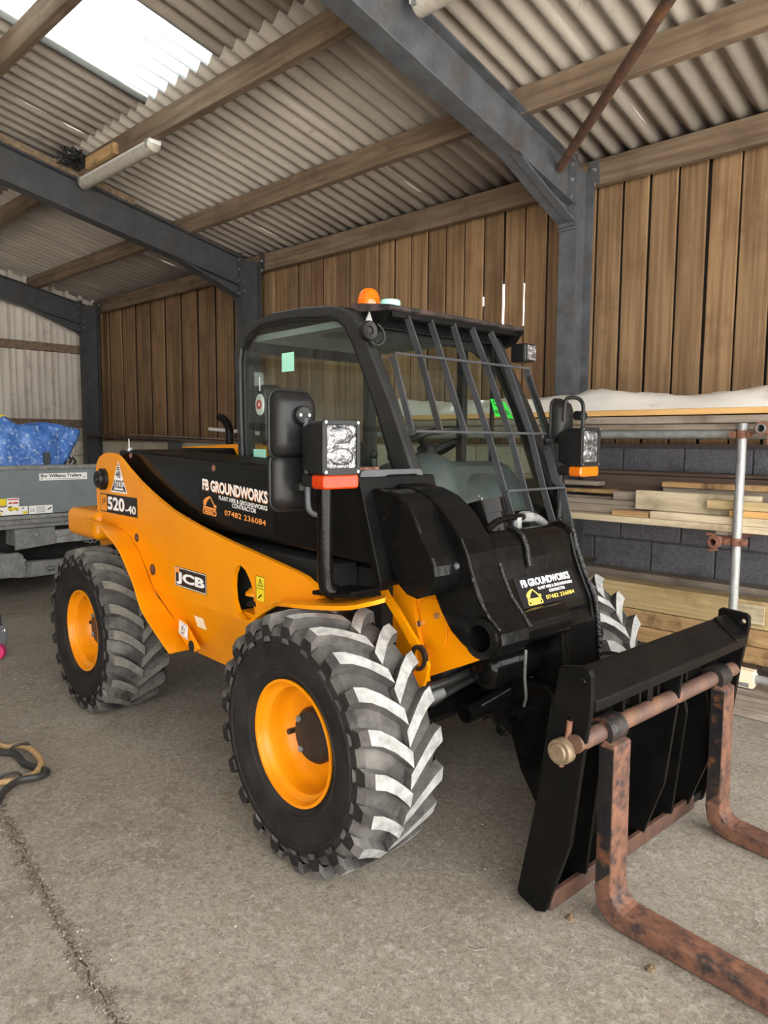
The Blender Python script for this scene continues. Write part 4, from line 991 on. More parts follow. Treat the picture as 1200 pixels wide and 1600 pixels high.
# fork rail
BX, BZ = 0.835, 0.590
b = B(); tube(b, [(BX, 0.43, BZ), (BX, 1.50, BZ)], 0.027, 20); obj('fork_rail', b, 'rust_pipe', carriage, smooth=True)
b = B(); lathe(b, [(0.0, -0.030), (0.024, -0.030), (0.027, -0.026), (0.027, -0.022), (0.036, -0.022), (0.038, -0.016), (0.038, 0.012), (0.032, 0.016)], (0.800, 0.425, 0.562), 'y', 28); obj('rail_end_pin', b, 'brass', carriage, smooth=True)
b = B(); tube(b, [(0.806, 0.436, 0.59), (0.808, 0.442, 0.62), (0.808, 0.446, 0.648)], 0.009, 10); tube(b, [(0.800, 0.42, 0.524), (0.800, 0.42, 0.516)], 0.008, 6); objs('rail_lock_bolt', b, 'rust_coupler', carriage, smooth=True)
def fork(y0, y1, yt0, yt1, xe):
    bb = B()
    # L-shaped tine: shank front face x=.885, back x=.83; blade on the floor
    P = [(0.838, 0.555), (0.852, 0.572), (0.888, 0.560), (0.892, 0.13)] + [(0.892 + 0.05 - 0.05 * math.cos(t), 0.062 + 0.055 - 0.055 * math.sin(t)) for t in (0.3, 0.7, 1.1, 1.45)] + [(xe - 0.5, 0.056), (xe, 0.022), (xe, 0.004), (0.95, 0.004), (0.90, 0.010), (0.865, 0.028), (0.845, 0.055), (0.836, 0.10)]
    prism(bb, P, lambda x, z: y0 + (yt0 - y0) * max(0, x - 0.9) / (xe - 0.9), lambda x, z: y1 + (yt1 - y1) * max(0, x - 0.9) / (xe - 0.9), 'y')
    for f in bb.faces:
        c = f.calc_center_median(); n = f.normal
    fk = obj('fork_tine', bb, ['rust', 'rust_black'], carriage, bevel=0.006)
    me = fk.data
    for p in me.polygons:
        xs = [me.vertices[i].co.x for i in p.vertices]
        if abs(p.normal.y) > 0.8 and False: p.material_index = 1
    bb = B(); pipe(bb, (BX, y0 + 0.004, BZ), (BX, y1 - 0.004, BZ), 0.044, 0.027, 24); box(bb, BX - 0.02, BX + 0.035, y0 + 0.008, y1 - 0.008, 0.548, 0.58)
    obj('fork_eye', bb, 'rust_black', carriage, smooth=True, angle=30)
    bb = B(); prism(bb, [(0.8375, 0.55), (0.884, 0.55), (0.886, 0.17), (0.842, 0.12)], y0 - 0.0015, y0 + 0.004, 'y'); obj('shank_paint', bb, 'rust_black', carriage)
fork(0.560, 0.655, 0.545, 0.62, 1.90)
fork(1.310, 1.395, 1.24, 1.30, 1.90)
b = B()
for y in (0.70, 0.80, 0.92, 1.05, 1.12): box(b, 0.80, 0.83, y, y + 0.012, 0.60, 0.70)
tube(b, [(0.83, 0.86, 0.60), (0.83, 0.875, 0.72)], 0.012, 8)
objs('rail_stop', b, 'black_gloss', carriage)
b = B(); lathe(b, [(0.0, -0.004), (0.012, -0.004), (0.014, 0.0)], (0.845, 0.44, 0.775), 'y', 12); obj('plate_bolt', b, 'black_gloss', carriage)

# ---------------------------------------------------------------- cab
YR, YL = 0.66, 1.60
outer = [(-1.375, 1.30), (-1.392, 1.60), (-1.403, 1.828), (-1.398, 1.90), (-1.380, 1.955), (-1.345, 1.993), (-1.30, 2.015), (-1.241, 2.030), (-1.045, 2.055), (-0.823, 2.052), (-0.62, 2.034), (-0.54, 2.020), (-0.475, 1.995), (-0.43, 1.962), (-0.395, 1.915), (-0.342, 1.835), (-0.208, 1.605), (-0.068, 1.318), (-0.02, 1.22)]
inner = [(-1.335, 1.32), (-1.345, 1.60), (-1.349, 1.844), (-1.335, 1.91), (-1.293, 1.960), (-1.22, 1.992), (-1.159, 2.005), (-0.95, 2.012), (-0.823, 2.004), (-0.60, 1.980), (-0.54, 1.962), (-0.496, 1.930), (-0.455, 1.875), (-0.424, 1.820), (-0.295, 1.585), (-0.182, 1.325), (-0.16, 1.27), (-1.33, 1.27)]
outer2 = outer + [(-0.02, 1.15), (-1.375, 1.15)]
b = B(); prism(b, outer2, YR, YR + 0.055, 'y', holes=[inner])
cab = obj('cab', b, 'cab_frame', TH, bevel=0.012, seg=3)
b = B(); prism(b, outer2, YL - 0.055, YL, 'y', holes=[inner]); obj('cab_side_frame', b, 'cab_frame', cab, bevel=0.012, seg=3)
# inner black seal
def shrink(poly, k):
    cx = sum(p[0] for p in poly) / len(poly); cz = sum(p[1] for p in poly) / len(poly)
    return [(cx + (x - cx) * k, cz + (z - cz) * k) for x, z in poly]
b = B(); prism(b, shrink(inner, 1.02), YR + 0.012, YR + 0.040, 'y', holes=[shrink(inner, 0.955)]); obj('window_seal', b, 'black_plastic', cab, bevel=0.004)
b = B(); prism(b, shrink(inner, 0.985), YR + 0.022, YR + 0.027, 'y'); obj('side_window', b, 'glass_side', cab)
b = B(); prism(b, shrink(inner, 0.985), YL - 0.027, YL - 0.022, 'y'); obj('side_window', b, 'glass_side', cab)
b = B(); box(b, -0.66, -0.62, YL - 0.05, YL - 0.01, 1.27, 1.99); obj('door_pillar', b, 'black_plastic', cab)
b = B(); tube(b, [(-0.42, YL - 0.05, 1.30), (-0.42, YL - 0.05, 1.92)], 0.012, 8); obj('grab_rail', b, 'black_plastic', cab, smooth=True)
# roof skin
rt = [p for p in outer[4:13]]
strp = B(); strip(strp, [(x, YR + 0.02, z) for x, z in rt], [(x, YL - 0.02, z) for x, z in rt], 0.03); obj('cab_roof', strp, 'black_plastic', cab)
b = B(); prism(b, [(-1.30, 1.975), (-0.56, 1.975), (-0.50, 1.955), (-0.50, 1.935), (-0.60, 1.945), (-1.30, 1.945)], YR + 0.06, YL - 0.06, 'y'); hl = obj('headliner', b, 'headliner', cab)
b = B(); prism(b, rrect(-0.86, -0.64, 0.80, 0.96, 0.03), 1.938, 1.946, 'z'); obj('roof_vent', b, 'grey_plastic', cab)
# visor over the windscreen
b = B(); prism(b, [(-0.56, 2.045), (-0.30, 2.008), (-0.285, 1.992), (-0.30, 1.985), (-0.50, 1.995)], YR + 0.075, YL + 0.03, 'y'); vis = obj('cab_visor', b, 'roof_dust', cab, bevel=0.004)
b = B(); prism(b, [(-0.50, 2.00), (-0.30, 1.985), (-0.385, 1.90), (-0.43, 1.93)], YR + 0.075, YR + 0.095, 'y'); prism(b, [(-0.50, 2.00), (-0.29, 1.985), (-0.35, 1.925), (-0.45, 1.90)], YL - 0.02, YL + 0.03, 'y'); objs('visor_cheek', b, 'black_satin', cab, bevel=0.003)
b = B(); box(b, -0.36, -0.305, YR + 0.10, YL, 1.962, 1.985); obj('visor_rail', b, 'black_satin', cab)
# windscreen
WSX = lambda z: 0.575 - 0.52 * z
pt = [(WSX(1.955), 1.955), (WSX(1.10), 1.10)]
b = B(); prism(b, [pt[0], pt[1], (pt[1][0] - 0.006, pt[1][1]), (pt[0][0] - 0.006, pt[0][1])], YR + 0.055, YL - 0.03, 'y'); obj('windscreen', b, 'glass_front', cab)
b = B()
for y in (YR + 0.05, YL - 0.055): prism(b, [(WSX(1.98) + 0.012, 1.98), (WSX(1.05) + 0.012, 1.05), (WSX(1.05) - 0.03, 1.05), (WSX(1.98) - 0.03, 1.98)], y, y + 0.03, 'y')
prism(b, [(WSX(1.98) + 0.012, 1.98), (WSX(1.93) + 0.012, 1.93), (WSX(1.93) - 0.02, 1.93), (WSX(1.98) - 0.02, 1.98)], YR + 0.05, YL - 0.03, 'y')
objs('windscreen_seal', b, 'black_plastic', cab, bevel=0.004)
b = B(); prism(b, [(-0.06, 1.14), (0.03, 1.06), (0.03, 0.98), (-0.30, 0.98)], YR + 0.055, YL - 0.02, 'y'); obj('cab_scuttle', b, 'black_satin', cab)
b = B(); prism(b, [(0.72, 1.97), (0.72, 1.80), (0.76, 1.85), (0.84, 1.885), (1.0, 1.90), (1.3, 1.90), (1.45, 1.885), (1.52, 1.85), (1.55, 1.80), (1.55, 1.97)], -0.47, -0.455, 'x'); obj('windscreen_header', b, 'black_plastic', cab)
# left front pillar, seen edge on through the guard
b = B(); tube(b, [(WSX(1.95) + 0.01, YL - 0.03, 1.95), (WSX(1.08) + 0.01, YL - 0.03, 1.08)], 0.030, 12); obj('front_pillar', b, 'cab_frame', cab, smooth=True)
b = B(); tube(b, [(-0.16, YL - 0.10, 1.75), (-0.02, YL - 0.11, 1.47)], 0.010, 8); tube(b, [(-0.02, YL - 0.11, 1.47), (0.08, YL - 0.14, 1.15)], 0.008, 8); tube(b, [(-0.04, YL - 0.13, 1.45), (0.0, YL - 0.07, 1.46)], 0.018, 8); objs('wiper_arm', b, 'black_plastic', cab, smooth=True)
# rear frame and glass, floor
b = B()
for y0 in (YR + 0.03, YL - 0.08): box(b, -1.385, -1.335, y0, y0 + 0.05, 1.15, 1.96)
box(b, -1.385, -1.335, YR + 0.03, YL - 0.03, 1.15, 1.36); box(b, -1.385, -1.335, YR + 0.03, YL - 0.03, 1.90, 1.98); objs('rear_frame', b, 'black_plastic', cab)
b = B(); box(b, -1.362, -1.357, YR + 0.08, YL - 0.08, 1.36, 1.90); obj('rear_window', b, 'glass_side', cab)
b = B(); box(b, -1.36, 0.0, YR + 0.05, YL - 0.05, 0.95, 1.0); box(b, -1.37, 0.0, YR + 0.02, YR + 0.05, 0.95, 1.27); box(b, -1.37, 0.0, YL - 0.05, YL - 0.02, 0.80, 1.27); obj('cab_floor', b, 'void', cab)
# seat
b = B(); box(b, -1.16, -0.72, 0.88, 1.36, 1.04, 1.15); st = obj('seat', b, 'black_plastic', cab, bevel=0.04, seg=3)
b = B(); prism(b, [(-1.14, 1.12), (-1.24, 1.42), (-1.20, 1.46), (-1.13, 1.44), (-1.02, 1.14)], 0.90, 1.34, 'y'); obj('seat_back', b, 'black_plastic', cab, bevel=0.035, seg=3)
b = B(); prism(b, [(-1.315, 1.42), (-1.335, 1.70), (-1.30, 1.745), (-1.245, 1.715), (-1.235, 1.42)], 0.745, 0.87, 'y'); obj('headrest', b, 'black_plastic', cab, bevel=0.03, seg=3)
# steering wheel and dashboard
swc = Vector((-0.42, 1.08, 1.425)); sa = Vector((-0.45, 0, 0.89)).normalized(); sx, sy = frame_for(sa)
b = B(); ring = [swc + (sx * math.cos(t) + sy * math.sin(t)) * 0.17 for t in [2 * PI * i / 32 for i in range(33)]]
tube(b, ring, 0.016, 10, caps=False)
for t in (0.4, 2.5, 4.6): tube(b, [swc - sa * 0.03, swc + (sx * math.cos(t) + sy * math.sin(t)) * 0.165], 0.014, 8)
tube(b, [swc, swc - sa * 0.12], 0.045, 14); obj('steering_wheel', b, 'black_plastic', cab, smooth=True)
b = B(); prism(b, [(-0.40, 1.0), (-0.44, 1.24), (-0.40, 1.335), (-0.33, 1.365), (-0.25, 1.335), (-0.12, 1.20), (-0.04, 1.05)], 0.74, 1.50, 'y'); obj('dashboard', b, 'grey_plastic', cab, bevel=0.04, seg=3)
b = B(); bmesh.ops.create_uvsphere(b, u_segments=20, v_segments=12, radius=0.20, matrix=Matrix.Translation((-0.27, 0.94, 1.19)) @ Matrix.Diagonal((0.85, 0.95, 1.05, 1))); bmesh.ops.create_uvsphere(b, u_segments=20, v_segments=12, radius=0.22, matrix=Matrix.Translation((-0.24, 1.24, 1.10)) @ Matrix.Diagonal((0.85, 1.15, 0.95, 1))); objs('dash_cowl', b, 'grey_plastic', cab, smooth=True)
b = B(); box(b, -0.50, -0.46, 0.74, 0.78, 1.25, 1.34); box(b, -0.62, -0.25, 0.70, 0.80, 1.15, 1.27); tube(b, [(-0.40, 0.76, 1.25), (-0.42, 0.76, 1.38)], 0.012, 8); obj('control_console', b, 'grey_plastic', cab, bevel=0.01)
b = B(); bmesh.ops.create_uvsphere(b, u_segments=12, v_segments=8, radius=0.022, matrix=Matrix.Translation((-0.42, 0.76, 1.39))); obj('lever_knob', b, 'black_plastic', cab, smooth=True)
# stickers and hanging tag in the windows
patch('window_sticker', 'mint', cab, (-0.995, YR + 0.021, 1.772), (1, 0, 0), (0, 0, 1), rect(0, 0, 0.100, 0.088))
patch('window_sticker', 'mint', cab, (-1.255, YR + 0.021, 1.352), (1, 0, 0), (0, 0, 1), rect(0, 0, 0.115, 0.05))
b = B(); tube(b, [(-1.285, 0.74, 1.77), (-1.285, 0.74, 1.70)], 0.003, 5); prism(b, [(-1.285 + 0.035 * math.cos(t), 1.63 + 0.055 * math.sin(t)) for t in [2 * PI * i / 14 for i in range(14)]], 0.735, 0.745, 'y'); hang = obj('hanging_tag', b, 'plastic_white', cab)
b = B(); lathe(b, [(0.012, -0.001), (0.024, -0.001), (0.024, 0.002), (0.012, 0.002)], (-1.285, 0.734, 1.63), 'y', 16, close=True); obj('tag_mark', b, 'print_red', cab)
wu = Vector((0, 1, 0)); wv = Vector((-0.52, 0, 1)).normalized()
def on_ws(y, z): return Vector((WSX(z), y, z))
patch('pass_sticker', 'print_green', cab, on_ws(1.355, 1.555), Vector((0, 1, 0.0)), wv, [(0, 0.012), (0.012, 0.105), (0.115, 0.09), (0.13, 0.0)], depth=0.002)
lettering('lettering', 'QC', 'print_black', cab, on_ws(1.372, 1.610), wu, wv, 0.055, 0.034, bold=0.02, depth=0.004)
lettering('lettering', 'PASSED', 'print_black', cab, on_ws(1.366, 1.575), wu, wv, 0.10, 0.022, bold=0.02, depth=0.004)
# beacon and green cap on the roof
b = B(); lathe(b, [(0.060, 2.00), (0.060, 2.046), (0.054, 2.052)], (-0.57, 0.86, -0.018), 'z', 28); bc = obj('beacon_base', b, 'black_plastic', cab, smooth=True)
b = B(); lathe(b, [(0.053, 2.050), (0.053, 2.078), (0.050, 2.100), (0.043, 2.122), (0.031, 2.137), (0.016, 2.144), (0.0, 2.146)], (-0.57, 0.86, -0.018), 'z', 28); obj('beacon_lens', b, 'amber', cab, smooth=True)
b = B(); lathe(b, [(0.045, 2.03), (0.045, 2.055), (0.040, 2.060), (0.0, 2.061)], (-0.45, 0.88, 0), 'z', 24); obj('roof_cap', b, 'mint', cab, smooth=True)
# horn on the pillar
b = B(); lathe(b, [(0.0, 0.004), (0.014, 0.006), (0.018, 0.014), (0.036, 0.016), (0.040, 0.010), (0.040, -0.014), (0.0, -0.016)], (-0.335, 0.655, 1.895), 'x', 28); hn = obj('horn', b, 'black_plastic', cab, smooth=True)
b = B(); prism(b, [(0.652, 1.935), (0.672, 1.975), (0.69, 1.93)], -0.352, -0.346, 'x'); obj('horn_bracket', b, 'galv', cab)
b = B(); tube(b, smooth_path([(-0.345, 0.675, 1.86), (-0.33, 0.70, 1.84), (-0.32, 0.73, 1.86), (-0.33, 0.735, 1.90), (-0.35, 0.72, 1.93)]), 0.004, 6); tube(b, [(-0.345, 0.67, 1.862), (-0.32, 0.68, 1.835)], 0.008, 6); obj('horn_wire', b, 'hose', cab, smooth=True)
# work light under the far end of the visor
b = B(); box(b, -0.36, -0.27, YL + 0.01, YL + 0.10, 1.84, 1.93); wl = obj('work_light', b, 'black_plastic', cab, bevel=0.01)
b = B(); box(b, -0.268, -0.262, YL + 0.02, YL + 0.09, 1.85, 1.92); obj('work_light_lens', b, 'reflector', cab)

# screen guard: flat bars and rods in a plane ahead of the windscreen
GX = lambda z: 0.728 - 0.52 * z
gp = B(); 
def gbar(pts, name='guard_bar', w=0.007, d=0.030):
    """flat bar on edge following (y, z) points in the guard plane"""
    bb = B(); nrm = Vector((1, 0, 0.52)).normalized()
    P = [Vector((GX(z), y, z)) for y, z in pts]; rows = []
    for i, p in enumerate(P):
        d0 = (P[min(i + 1, len(P) - 1)] - P[max(i - 1, 0)]).normalized(); s = d0.cross(nrm).normalized() * w / 2
        rows.append([bb.verts.new(q) for q in (p - s, p + s, p + s - nrm * d, p - s - nrm * d)])
    for i in range(len(rows) - 1):
        for k in range(4): bb.faces.new((rows[i][k], rows[i][(k + 1) % 4], rows[i + 1][(k + 1) % 4], rows[i + 1][k]))
    bb.faces.new(rows[0]); bb.faces.new(rows[-1])
    return obj(name, bb, 'steel_dark', guardp if name == 'guard_bar' else TH)
def rod(bm, y0, y1, z0, z1=None, r=0.0055):
    z1 = z0 if z1 is None else z1
    tube(bm, [(GX(z0) + 0.004, y0, z0), (GX(z1) + 0.004, y1, z1)], r, 8)
guardp = None
bb = B(); rod(bb, 0.681, 1.56, 1.797); rod(bb, 0.64, 1.52, 1.486); rod(bb, 1.05, 1.455, 1.247); rod(bb, 1.04, 1.30, 1.10)
guardp = obj('screen_guard', bb, 'steel_dark', TH, smooth=True)
gbar([(0.685, 1.797), (0.640, 1.484)])
gbar([(0.852, 1.975), (0.843, 1.797), (0.799, 1.484)])
gbar([(0.990, 1.972), (0.975, 1.797), (0.945, 1.484)])
gbar([(1.136, 1.973), (1.114, 1.797), (1.092, 1.489), (1.054, 1.247), (1.037, 1.10)])
gbar([(1.262, 1.970), (1.262, 1.797), (1.240, 1.489), (1.190, 1.247), (1.160, 1.11)])
gbar([(1.389, 1.965), (1.414, 1.797), (1.389, 1.491), (1.325, 1.252), (1.295, 1.09)])
gbar([(1.562, 1.80), (1.526, 1.497), (1.475, 1.42), (1.443, 1.288), (1.466, 1.25), (1.395, 1.04)], d=0.036)

# ---------------------------------------------------------------- lamps and mirrors (right, then left)
def lamp(side):
    yc = lambda y: y if side < 0 else WT - y
    def bxs(bm, x0, x1, y0, y1, z0, z1): box(bm, x0, x1, min(yc(y0), yc(y1)), max(yc(y0), yc(y1)), z0, z1)
    amb = 'indicator_red' if side < 0 else 'indicator_amber'
    # housing
    bb = B(); ya, yb = sorted((yc(0.045), yc(0.198)))
    vs = []
    for x, k in ((0.030, 0.80), (0.085, 1.0), (0.150, 1.0)):
        cy, cz = (ya + yb) / 2, 1.425; hy, hz = (yb - ya) / 2 * k, 0.085 * (k if x < 0.05 else 1)
        vs.append([bb.verts.new((x, cy + u, cz + v)) for u, v in rrect(-hy, hy, -hz, hz, 0.016)])
    for i in range(2):
        n = len(vs[0])
        for k in range(n): bb.faces.new((vs[i][k], vs[i][(k + 1) % n], vs[i + 1][(k + 1) % n], vs[i + 1][k]))
    bb.faces.new(vs[0]); bb.faces.new(vs[-1])
    hs = obj('headlamp', bb, 'black_plastic', TH, smooth=True, angle=40)
    bb = B(); prism(bb, rrect(ya, yb, 1.340, 1.514, 0.014), 0.150, 0.160, 'x', holes=[rrect(ya + 0.019, yb - 0.014, 1.362, 1.497, 0.010)]); obj('headlamp_bezel', bb, 'black_plastic', hs, bevel=0.002)
    bb = B(); prism(bb, rrect(ya + 0.017, yb - 0.012, 1.360, 1.499, 0.010), 0.1505, 0.1530, 'x')
    for v in (1.466, 1.398):
        bmesh.ops.create_uvsphere(bb, u_segments=16, v_segments=10, radius=0.030, matrix=Matrix.Translation((0.152, (ya + yb) / 2 + 0.002, v)) @ Matrix.Diagonal((0.20, 1.75, 0.95, 1)))
    obj('headlamp_lens', bb, 'reflector', hs, smooth=True, angle=50)
    bb = B()
    for y in (ya + 0.012, yb - 0.012):
        for z in (1.506, 1.351): tube(bb, [(0.160, y, z), (0.163, y, z)], 0.005, 8)
    objs('bezel_screw', bb, 'chrome', hs)
    # indicator
    bb = B(); prism(bb, rrect(ya + 0.004, yb - 0.004, 1.296, 1.342, 0.012), 0.095, 0.158, 'x'); obj('indicator', bb, amb, hs, bevel=0.006)
    bb = B(); prism(bb, rrect(ya + 0.006, yb - 0.02, 1.300, 1.342, 0.012), 0.040, 0.098, 'x'); obj('indicator_body', bb, 'black_plastic', hs, bevel=0.004)
    return hs
hl_r = lamp(-1); hl_l = lamp(1)
b = B(); tube(b, smooth_path([(0.048, 0.14, 1.32), (0.048, 0.14, 1.05), (0.050, 0.143, 0.975), (0.058, 0.150, 0.953), (0.075, 0.165, 0.942)], 5), 0.027, 18)
pr = obj('lamp_post', b, 'black_gloss', TH, smooth=True)
b = B(); prism(b, [(-0.02, 0.926), (0.12, 0.938), (0.19, 0.955), (0.19, 0.967), (0.12, 0.952), (-0.02, 0.940)], 0.135, 0.30, 'y'); obj('post_foot', b, 'black_satin', pr, bevel=0.003)
b = B(); tube(b, [(0.02, 1.50, 1.32), (0.02, 1.50, 0.95)], 0.024, 14); obj('lamp_post', b, 'black_gloss', TH, smooth=True)
# right mirrors, seen from behind their shells
def mirror_shell(parent, cy, cz, hw, hh, x0, dep, r):
    bb = B(); vs = []
    for x, k in ((x0, 1.0), (x0 + dep * 0.35, 0.99), (x0 + dep * 0.8, 0.86), (x0 + dep, 0.66)):
        vs.append([bb.verts.new((x, cy + u, cz + v)) for u, v in rrect(-hw * k, hw * k, -hh * k, hh * k, r * k)])
    n = len(vs[0])
    for i in range(3):
        for k in range(n): bb.faces.new((vs[i][k], vs[i][(k + 1) % n], vs[i + 1][(k + 1) % n], vs[i + 1][k]))
    bb.faces.new(vs[-1]); bb.faces.new(vs[0])
    s = obj('mirror', bb, 'black_plastic', parent, smooth=True, angle=60)
    bb = B(); rr_ = [(x0 + 0.002, cy + u, cz + v) for u, v in rrect(-hw - 0.002, hw + 0.002, -hh - 0.002, hh + 0.002, r)]
    tube(bb, rr_ + [rr_[0], rr_[1]], 0.006, 8, caps=False); obj('mirror_rim', bb, 'black_plastic', s, smooth=True)
    bb = B(); prism(bb, rrect(cy - hw * 0.94, cy + hw * 0.94, cz - hh * 0.96, cz + hh * 0.96, r), x0 - 0.004, x0 - 0.001, 'x'); obj('mirror_glass', bb, 'mirror_glass', s)
    return s
m1 = mirror_shell(TH, 0.066, 1.500, 0.081, 0.108, -0.045, 0.055, 0.035)
m2 = mirror_shell(TH, 0.075, 1.314, 0.082, 0.094, -0.055, 0.035, 0.035)
b = B(); lathe(b, [(0.030, -0.01), (0.030, 0.014), (0.026, 0.018), (0.0, 0.018)], (0.012, 0.072, 1.530), 'x', 24); obj('mirror_boss', b, 'black_plastic', m1, smooth=True)
b = B()
for y in (0.055, 0.089): tube(b, [(0.030, y, 1.530), (0.033, y, 1.530)], 0.005, 8)
objs('boss_screw', b, 'chrome', m1)
b = B(); tube(b, smooth_path([(0.026, 0.078, 1.52), (0.028, 0.082, 1.40), (0.026, 0.085, 1.28), (0.026, 0.090, 1.225), (0.03, 0.115, 1.205), (0.045, 0.14, 1.205)], 5), 0.0095, 10); arm = obj('mirror_arm', b, 'steel_dark', TH, smooth=True)
b = B(); box(b, -0.03, 0.025, 0.055, 0.10, 1.285, 1.312); tube(b, [(0.02, 0.085, 1.42), (0.04, 0.115, 1.385)], 0.022, 12); tube(b, [(0.03, 0.09, 1.425), (0.05, 0.13, 1.43)], 0.016, 10); obj('mirror_clamp', b, 'black_plastic', arm, bevel=0.003)
# left mirror with its hoop
m3 = mirror_shell(TH, 1.535, 1.545, 0.055, 0.095, -0.02, 0.06, 0.035)
b = B(); tube(b, smooth_path([(0.06, 1.47, 1.54), (0.06, 1.475, 1.62), (0.06, 1.50, 1.645), (0.06, 1.58, 1.645), (0.06, 1.62, 1.61), (0.06, 1.62, 1.50)], 6), 0.009, 10); arm2 = obj('mirror_arm', b, 'black_plastic', TH, smooth=True)
b = B(); tube(b, [(0.04, 1.60, 1.57), (0.04, 1.655, 1.57)], 0.022, 14); obj('mirror_clamp', b, 'black_plastic', arm2, smooth=True)

# ---------------------------------------------------------------- stickers and lettering on the side panel
U, V_ = (1, 0, 0), (0, 0, 1)
F0 = 0.1995
patch('number_plate', 'print_black', panel, (-2.057, F0, 1.054), U, V_, rect(0, 0, 0.483, 0.100))
patch('plate_badge', 'yellow', panel, (-2.050, F0, 1.060), U, V_, rect(0, 0, 0.085, 0.088), depth=0.0014)
lettering('lettering', 'JCB', 'print_black', panel, (-2.035, F0, 1.085), (1, 0, 0.25), V_, 0.055, 0.035, bold=0.03, depth=0.0022)
lettering('lettering', '520', 'print_white', panel, (-1.955, F0, 1.070), U, V_, 0.225, 0.072, bold=0.035, depth=0.0018)
lettering('lettering', '-40', 'print_white', panel, (-1.720, F0, 1.068), U, V_, 0.130, 0.042, bold=0.03, depth=0.0018)
patch('maker_plate', 'print_black', panel, (-1.171, F0, 0.774), U, V_, rect(0, 0, 0.296, 0.092))
patch('plate_border', 'print_white', panel, (-1.171, F0, 0.774), U, V_, [rect(0.003, 0.003, 0.293, 0.006), rect(0.003, 0.086, 0.293, 0.089), rect(0.003, 0.003, 0.006, 0.089), rect(0.290, 0.003, 0.293, 0.089)], depth=0.0014)
lettering('lettering', 'JCB', 'print_white', panel, (-1.158, F0, 0.785), U, V_, 0.268, 0.058, bold=0.045, depth=0.0018)
patch('plate_badge', 'print_orange', panel, (-1.163, F0, 0.838), U, V_, rect(0, 0, 0.035, 0.024), depth=0.0016)
patch('triangle_sticker', 'print_white', panel, (-1.904, F0, 1.168), U, V_, [(0, 0), (0.210, 0.0), (0.104, 0.168)])
patch('triangle_border', 'print_black', panel, (-1.904, F0, 1.168), U, V_, [[(0.012, 0.008), (0.036, 0.008), (0.052, 0.030), (0.030, 0.036)], [(0.174, 0.008), (0.198, 0.008), (0.180, 0.036), (0.158, 0.030)], rect(0.045, 0.008, 0.165, 0.014), [(0.082, 0.118), (0.126, 0.118), (0.123, 0.124), (0.085, 0.124)], [(0.088, 0.128), (0.120, 0.128), (0.116, 0.136), (0.092, 0.136)], [(0.095, 0.141), (0.113, 0.141), (0.104, 0.158)]], depth=0.0014)
lettering('lettering', '48', 'print_black', panel, (-1.834, F0, 1.246), U, V_, 0.062, 0.036, bold=0.02, depth=0.0016)
lettering('lettering', 'A022G', 'print_black', panel, (-1.872, F0, 1.192), U, V_, 0.140, 0.044, bold=0.02, depth=0.0016)
patch('warning_sticker', 'print_yellow', panel, (-0.475, F0, 0.822), U, V_, rect(0, 0, 0.062, 0.098))
patch('warning_border', 'print_black', panel, (-0.475, F0, 0.822), U, V_, [rect(0, 0.048, 0.062, 0.050), rect(0, 0.096, 0.062, 0.098), rect(0, 0, 0.002, 0.098), rect(0.060, 0, 0.062, 0.098), [(0.010, 0.058), (0.052, 0.058), (0.031, 0.090)]], depth=0.0012)
patch('warning_triangle', 'print_yellow', panel, (-0.475, F0, 0.822), U, V_, [(0.016, 0.0615), (0.046, 0.0615), (0.031, 0.084)], depth=0.0018)
patch('warning_mark', 'print_black', panel, (-0.475, F0, 0.822), U, V_, [rect(0.029, 0.068, 0.033, 0.078), rect(0.029, 0.063, 0.033, 0.066), [(0.015, 0.012), (0.040, 0.030), (0.044, 0.026), (0.020, 0.008)]], depth=0.0022)
nl = (0, -0.957, -0.287)
pv = Vector((0, -0.287, 0.957))
o1 = Vector((-1.055, yl(0, 0.585) - 0.0012, 0.585))
patch('hot_sticker', 'print_white', panel, (-1.125, 0.190, 0.556), (1, 0, -0.18), (0.1, 0, 1), rect(0, 0, 0.085, 0.068), depth=0.002)
patch('hot_symbol', 'print_black', panel, (-1.125, 0.190, 0.556), (1, 0, -0.18), (0.1, 0, 1), [rect(0.006, 0.006, 0.079, 0.008), rect(0.006, 0.060, 0.079, 0.062), seg_poly((0.025, 0.015), (0.05, 0.018), 0.005), seg_poly((0.025, 0.015), (0.022, 0.045), 0.004), seg_poly((0.05, 0.018), (0.056, 0.045), 0.004), seg_poly((0.03, 0.03), (0.045, 0.052), 0.004), seg_poly((0.045, 0.03), (0.032, 0.052), 0.004)], depth=0.003)
patch('faded_sticker', 'print_cream', panel, (-1.03, yl(0, 0.60) - 0.001, 0.60), U, pv, rect(0, 0, 0.085, 0.058), depth=0.0015)
# ================================================================== SCAFFOLD RACK AND TIMBER
RK = thing('scaffold_rack', 'galvanised scaffold tube rack with rusty couplers along the right of the back wall', 'rack', (-1.40, 4.35, 0))
def rk(bm): bmesh.ops.translate(bm, verts=bm.verts, vec=(1.40, -4.35, 0)); return bm
b = B(); pipe(b, (-1.385, 4.31, 0.0), (-1.385, 4.31, 1.558), 0.0245, 0.021, 22); obj('upright_tube', rk(b), 'galv', RK, smooth=True)
b = B(); pipe(b, (-3.9, 4.31, 0.0), (-3.9, 4.31, 1.558), 0.0245, 0.021, 22); obj('upright_tube', rk(b), 'galv', RK, smooth=True)
b = B(); pipe(b, (-4.4, 4.365, 1.497), (0.9, 4.365, 1.497), 0.0245, 0.021, 22); obj('ledger_tube', rk(b), 'galv_dull', RK, smooth=True)
b = B(); pipe(b, (-4.4, 4.82, 1.497), (0.9, 4.82, 1.497), 0.0245, 0.021, 16); obj('ledger_tube', rk(b), 'galv_dull', RK, smooth=True)
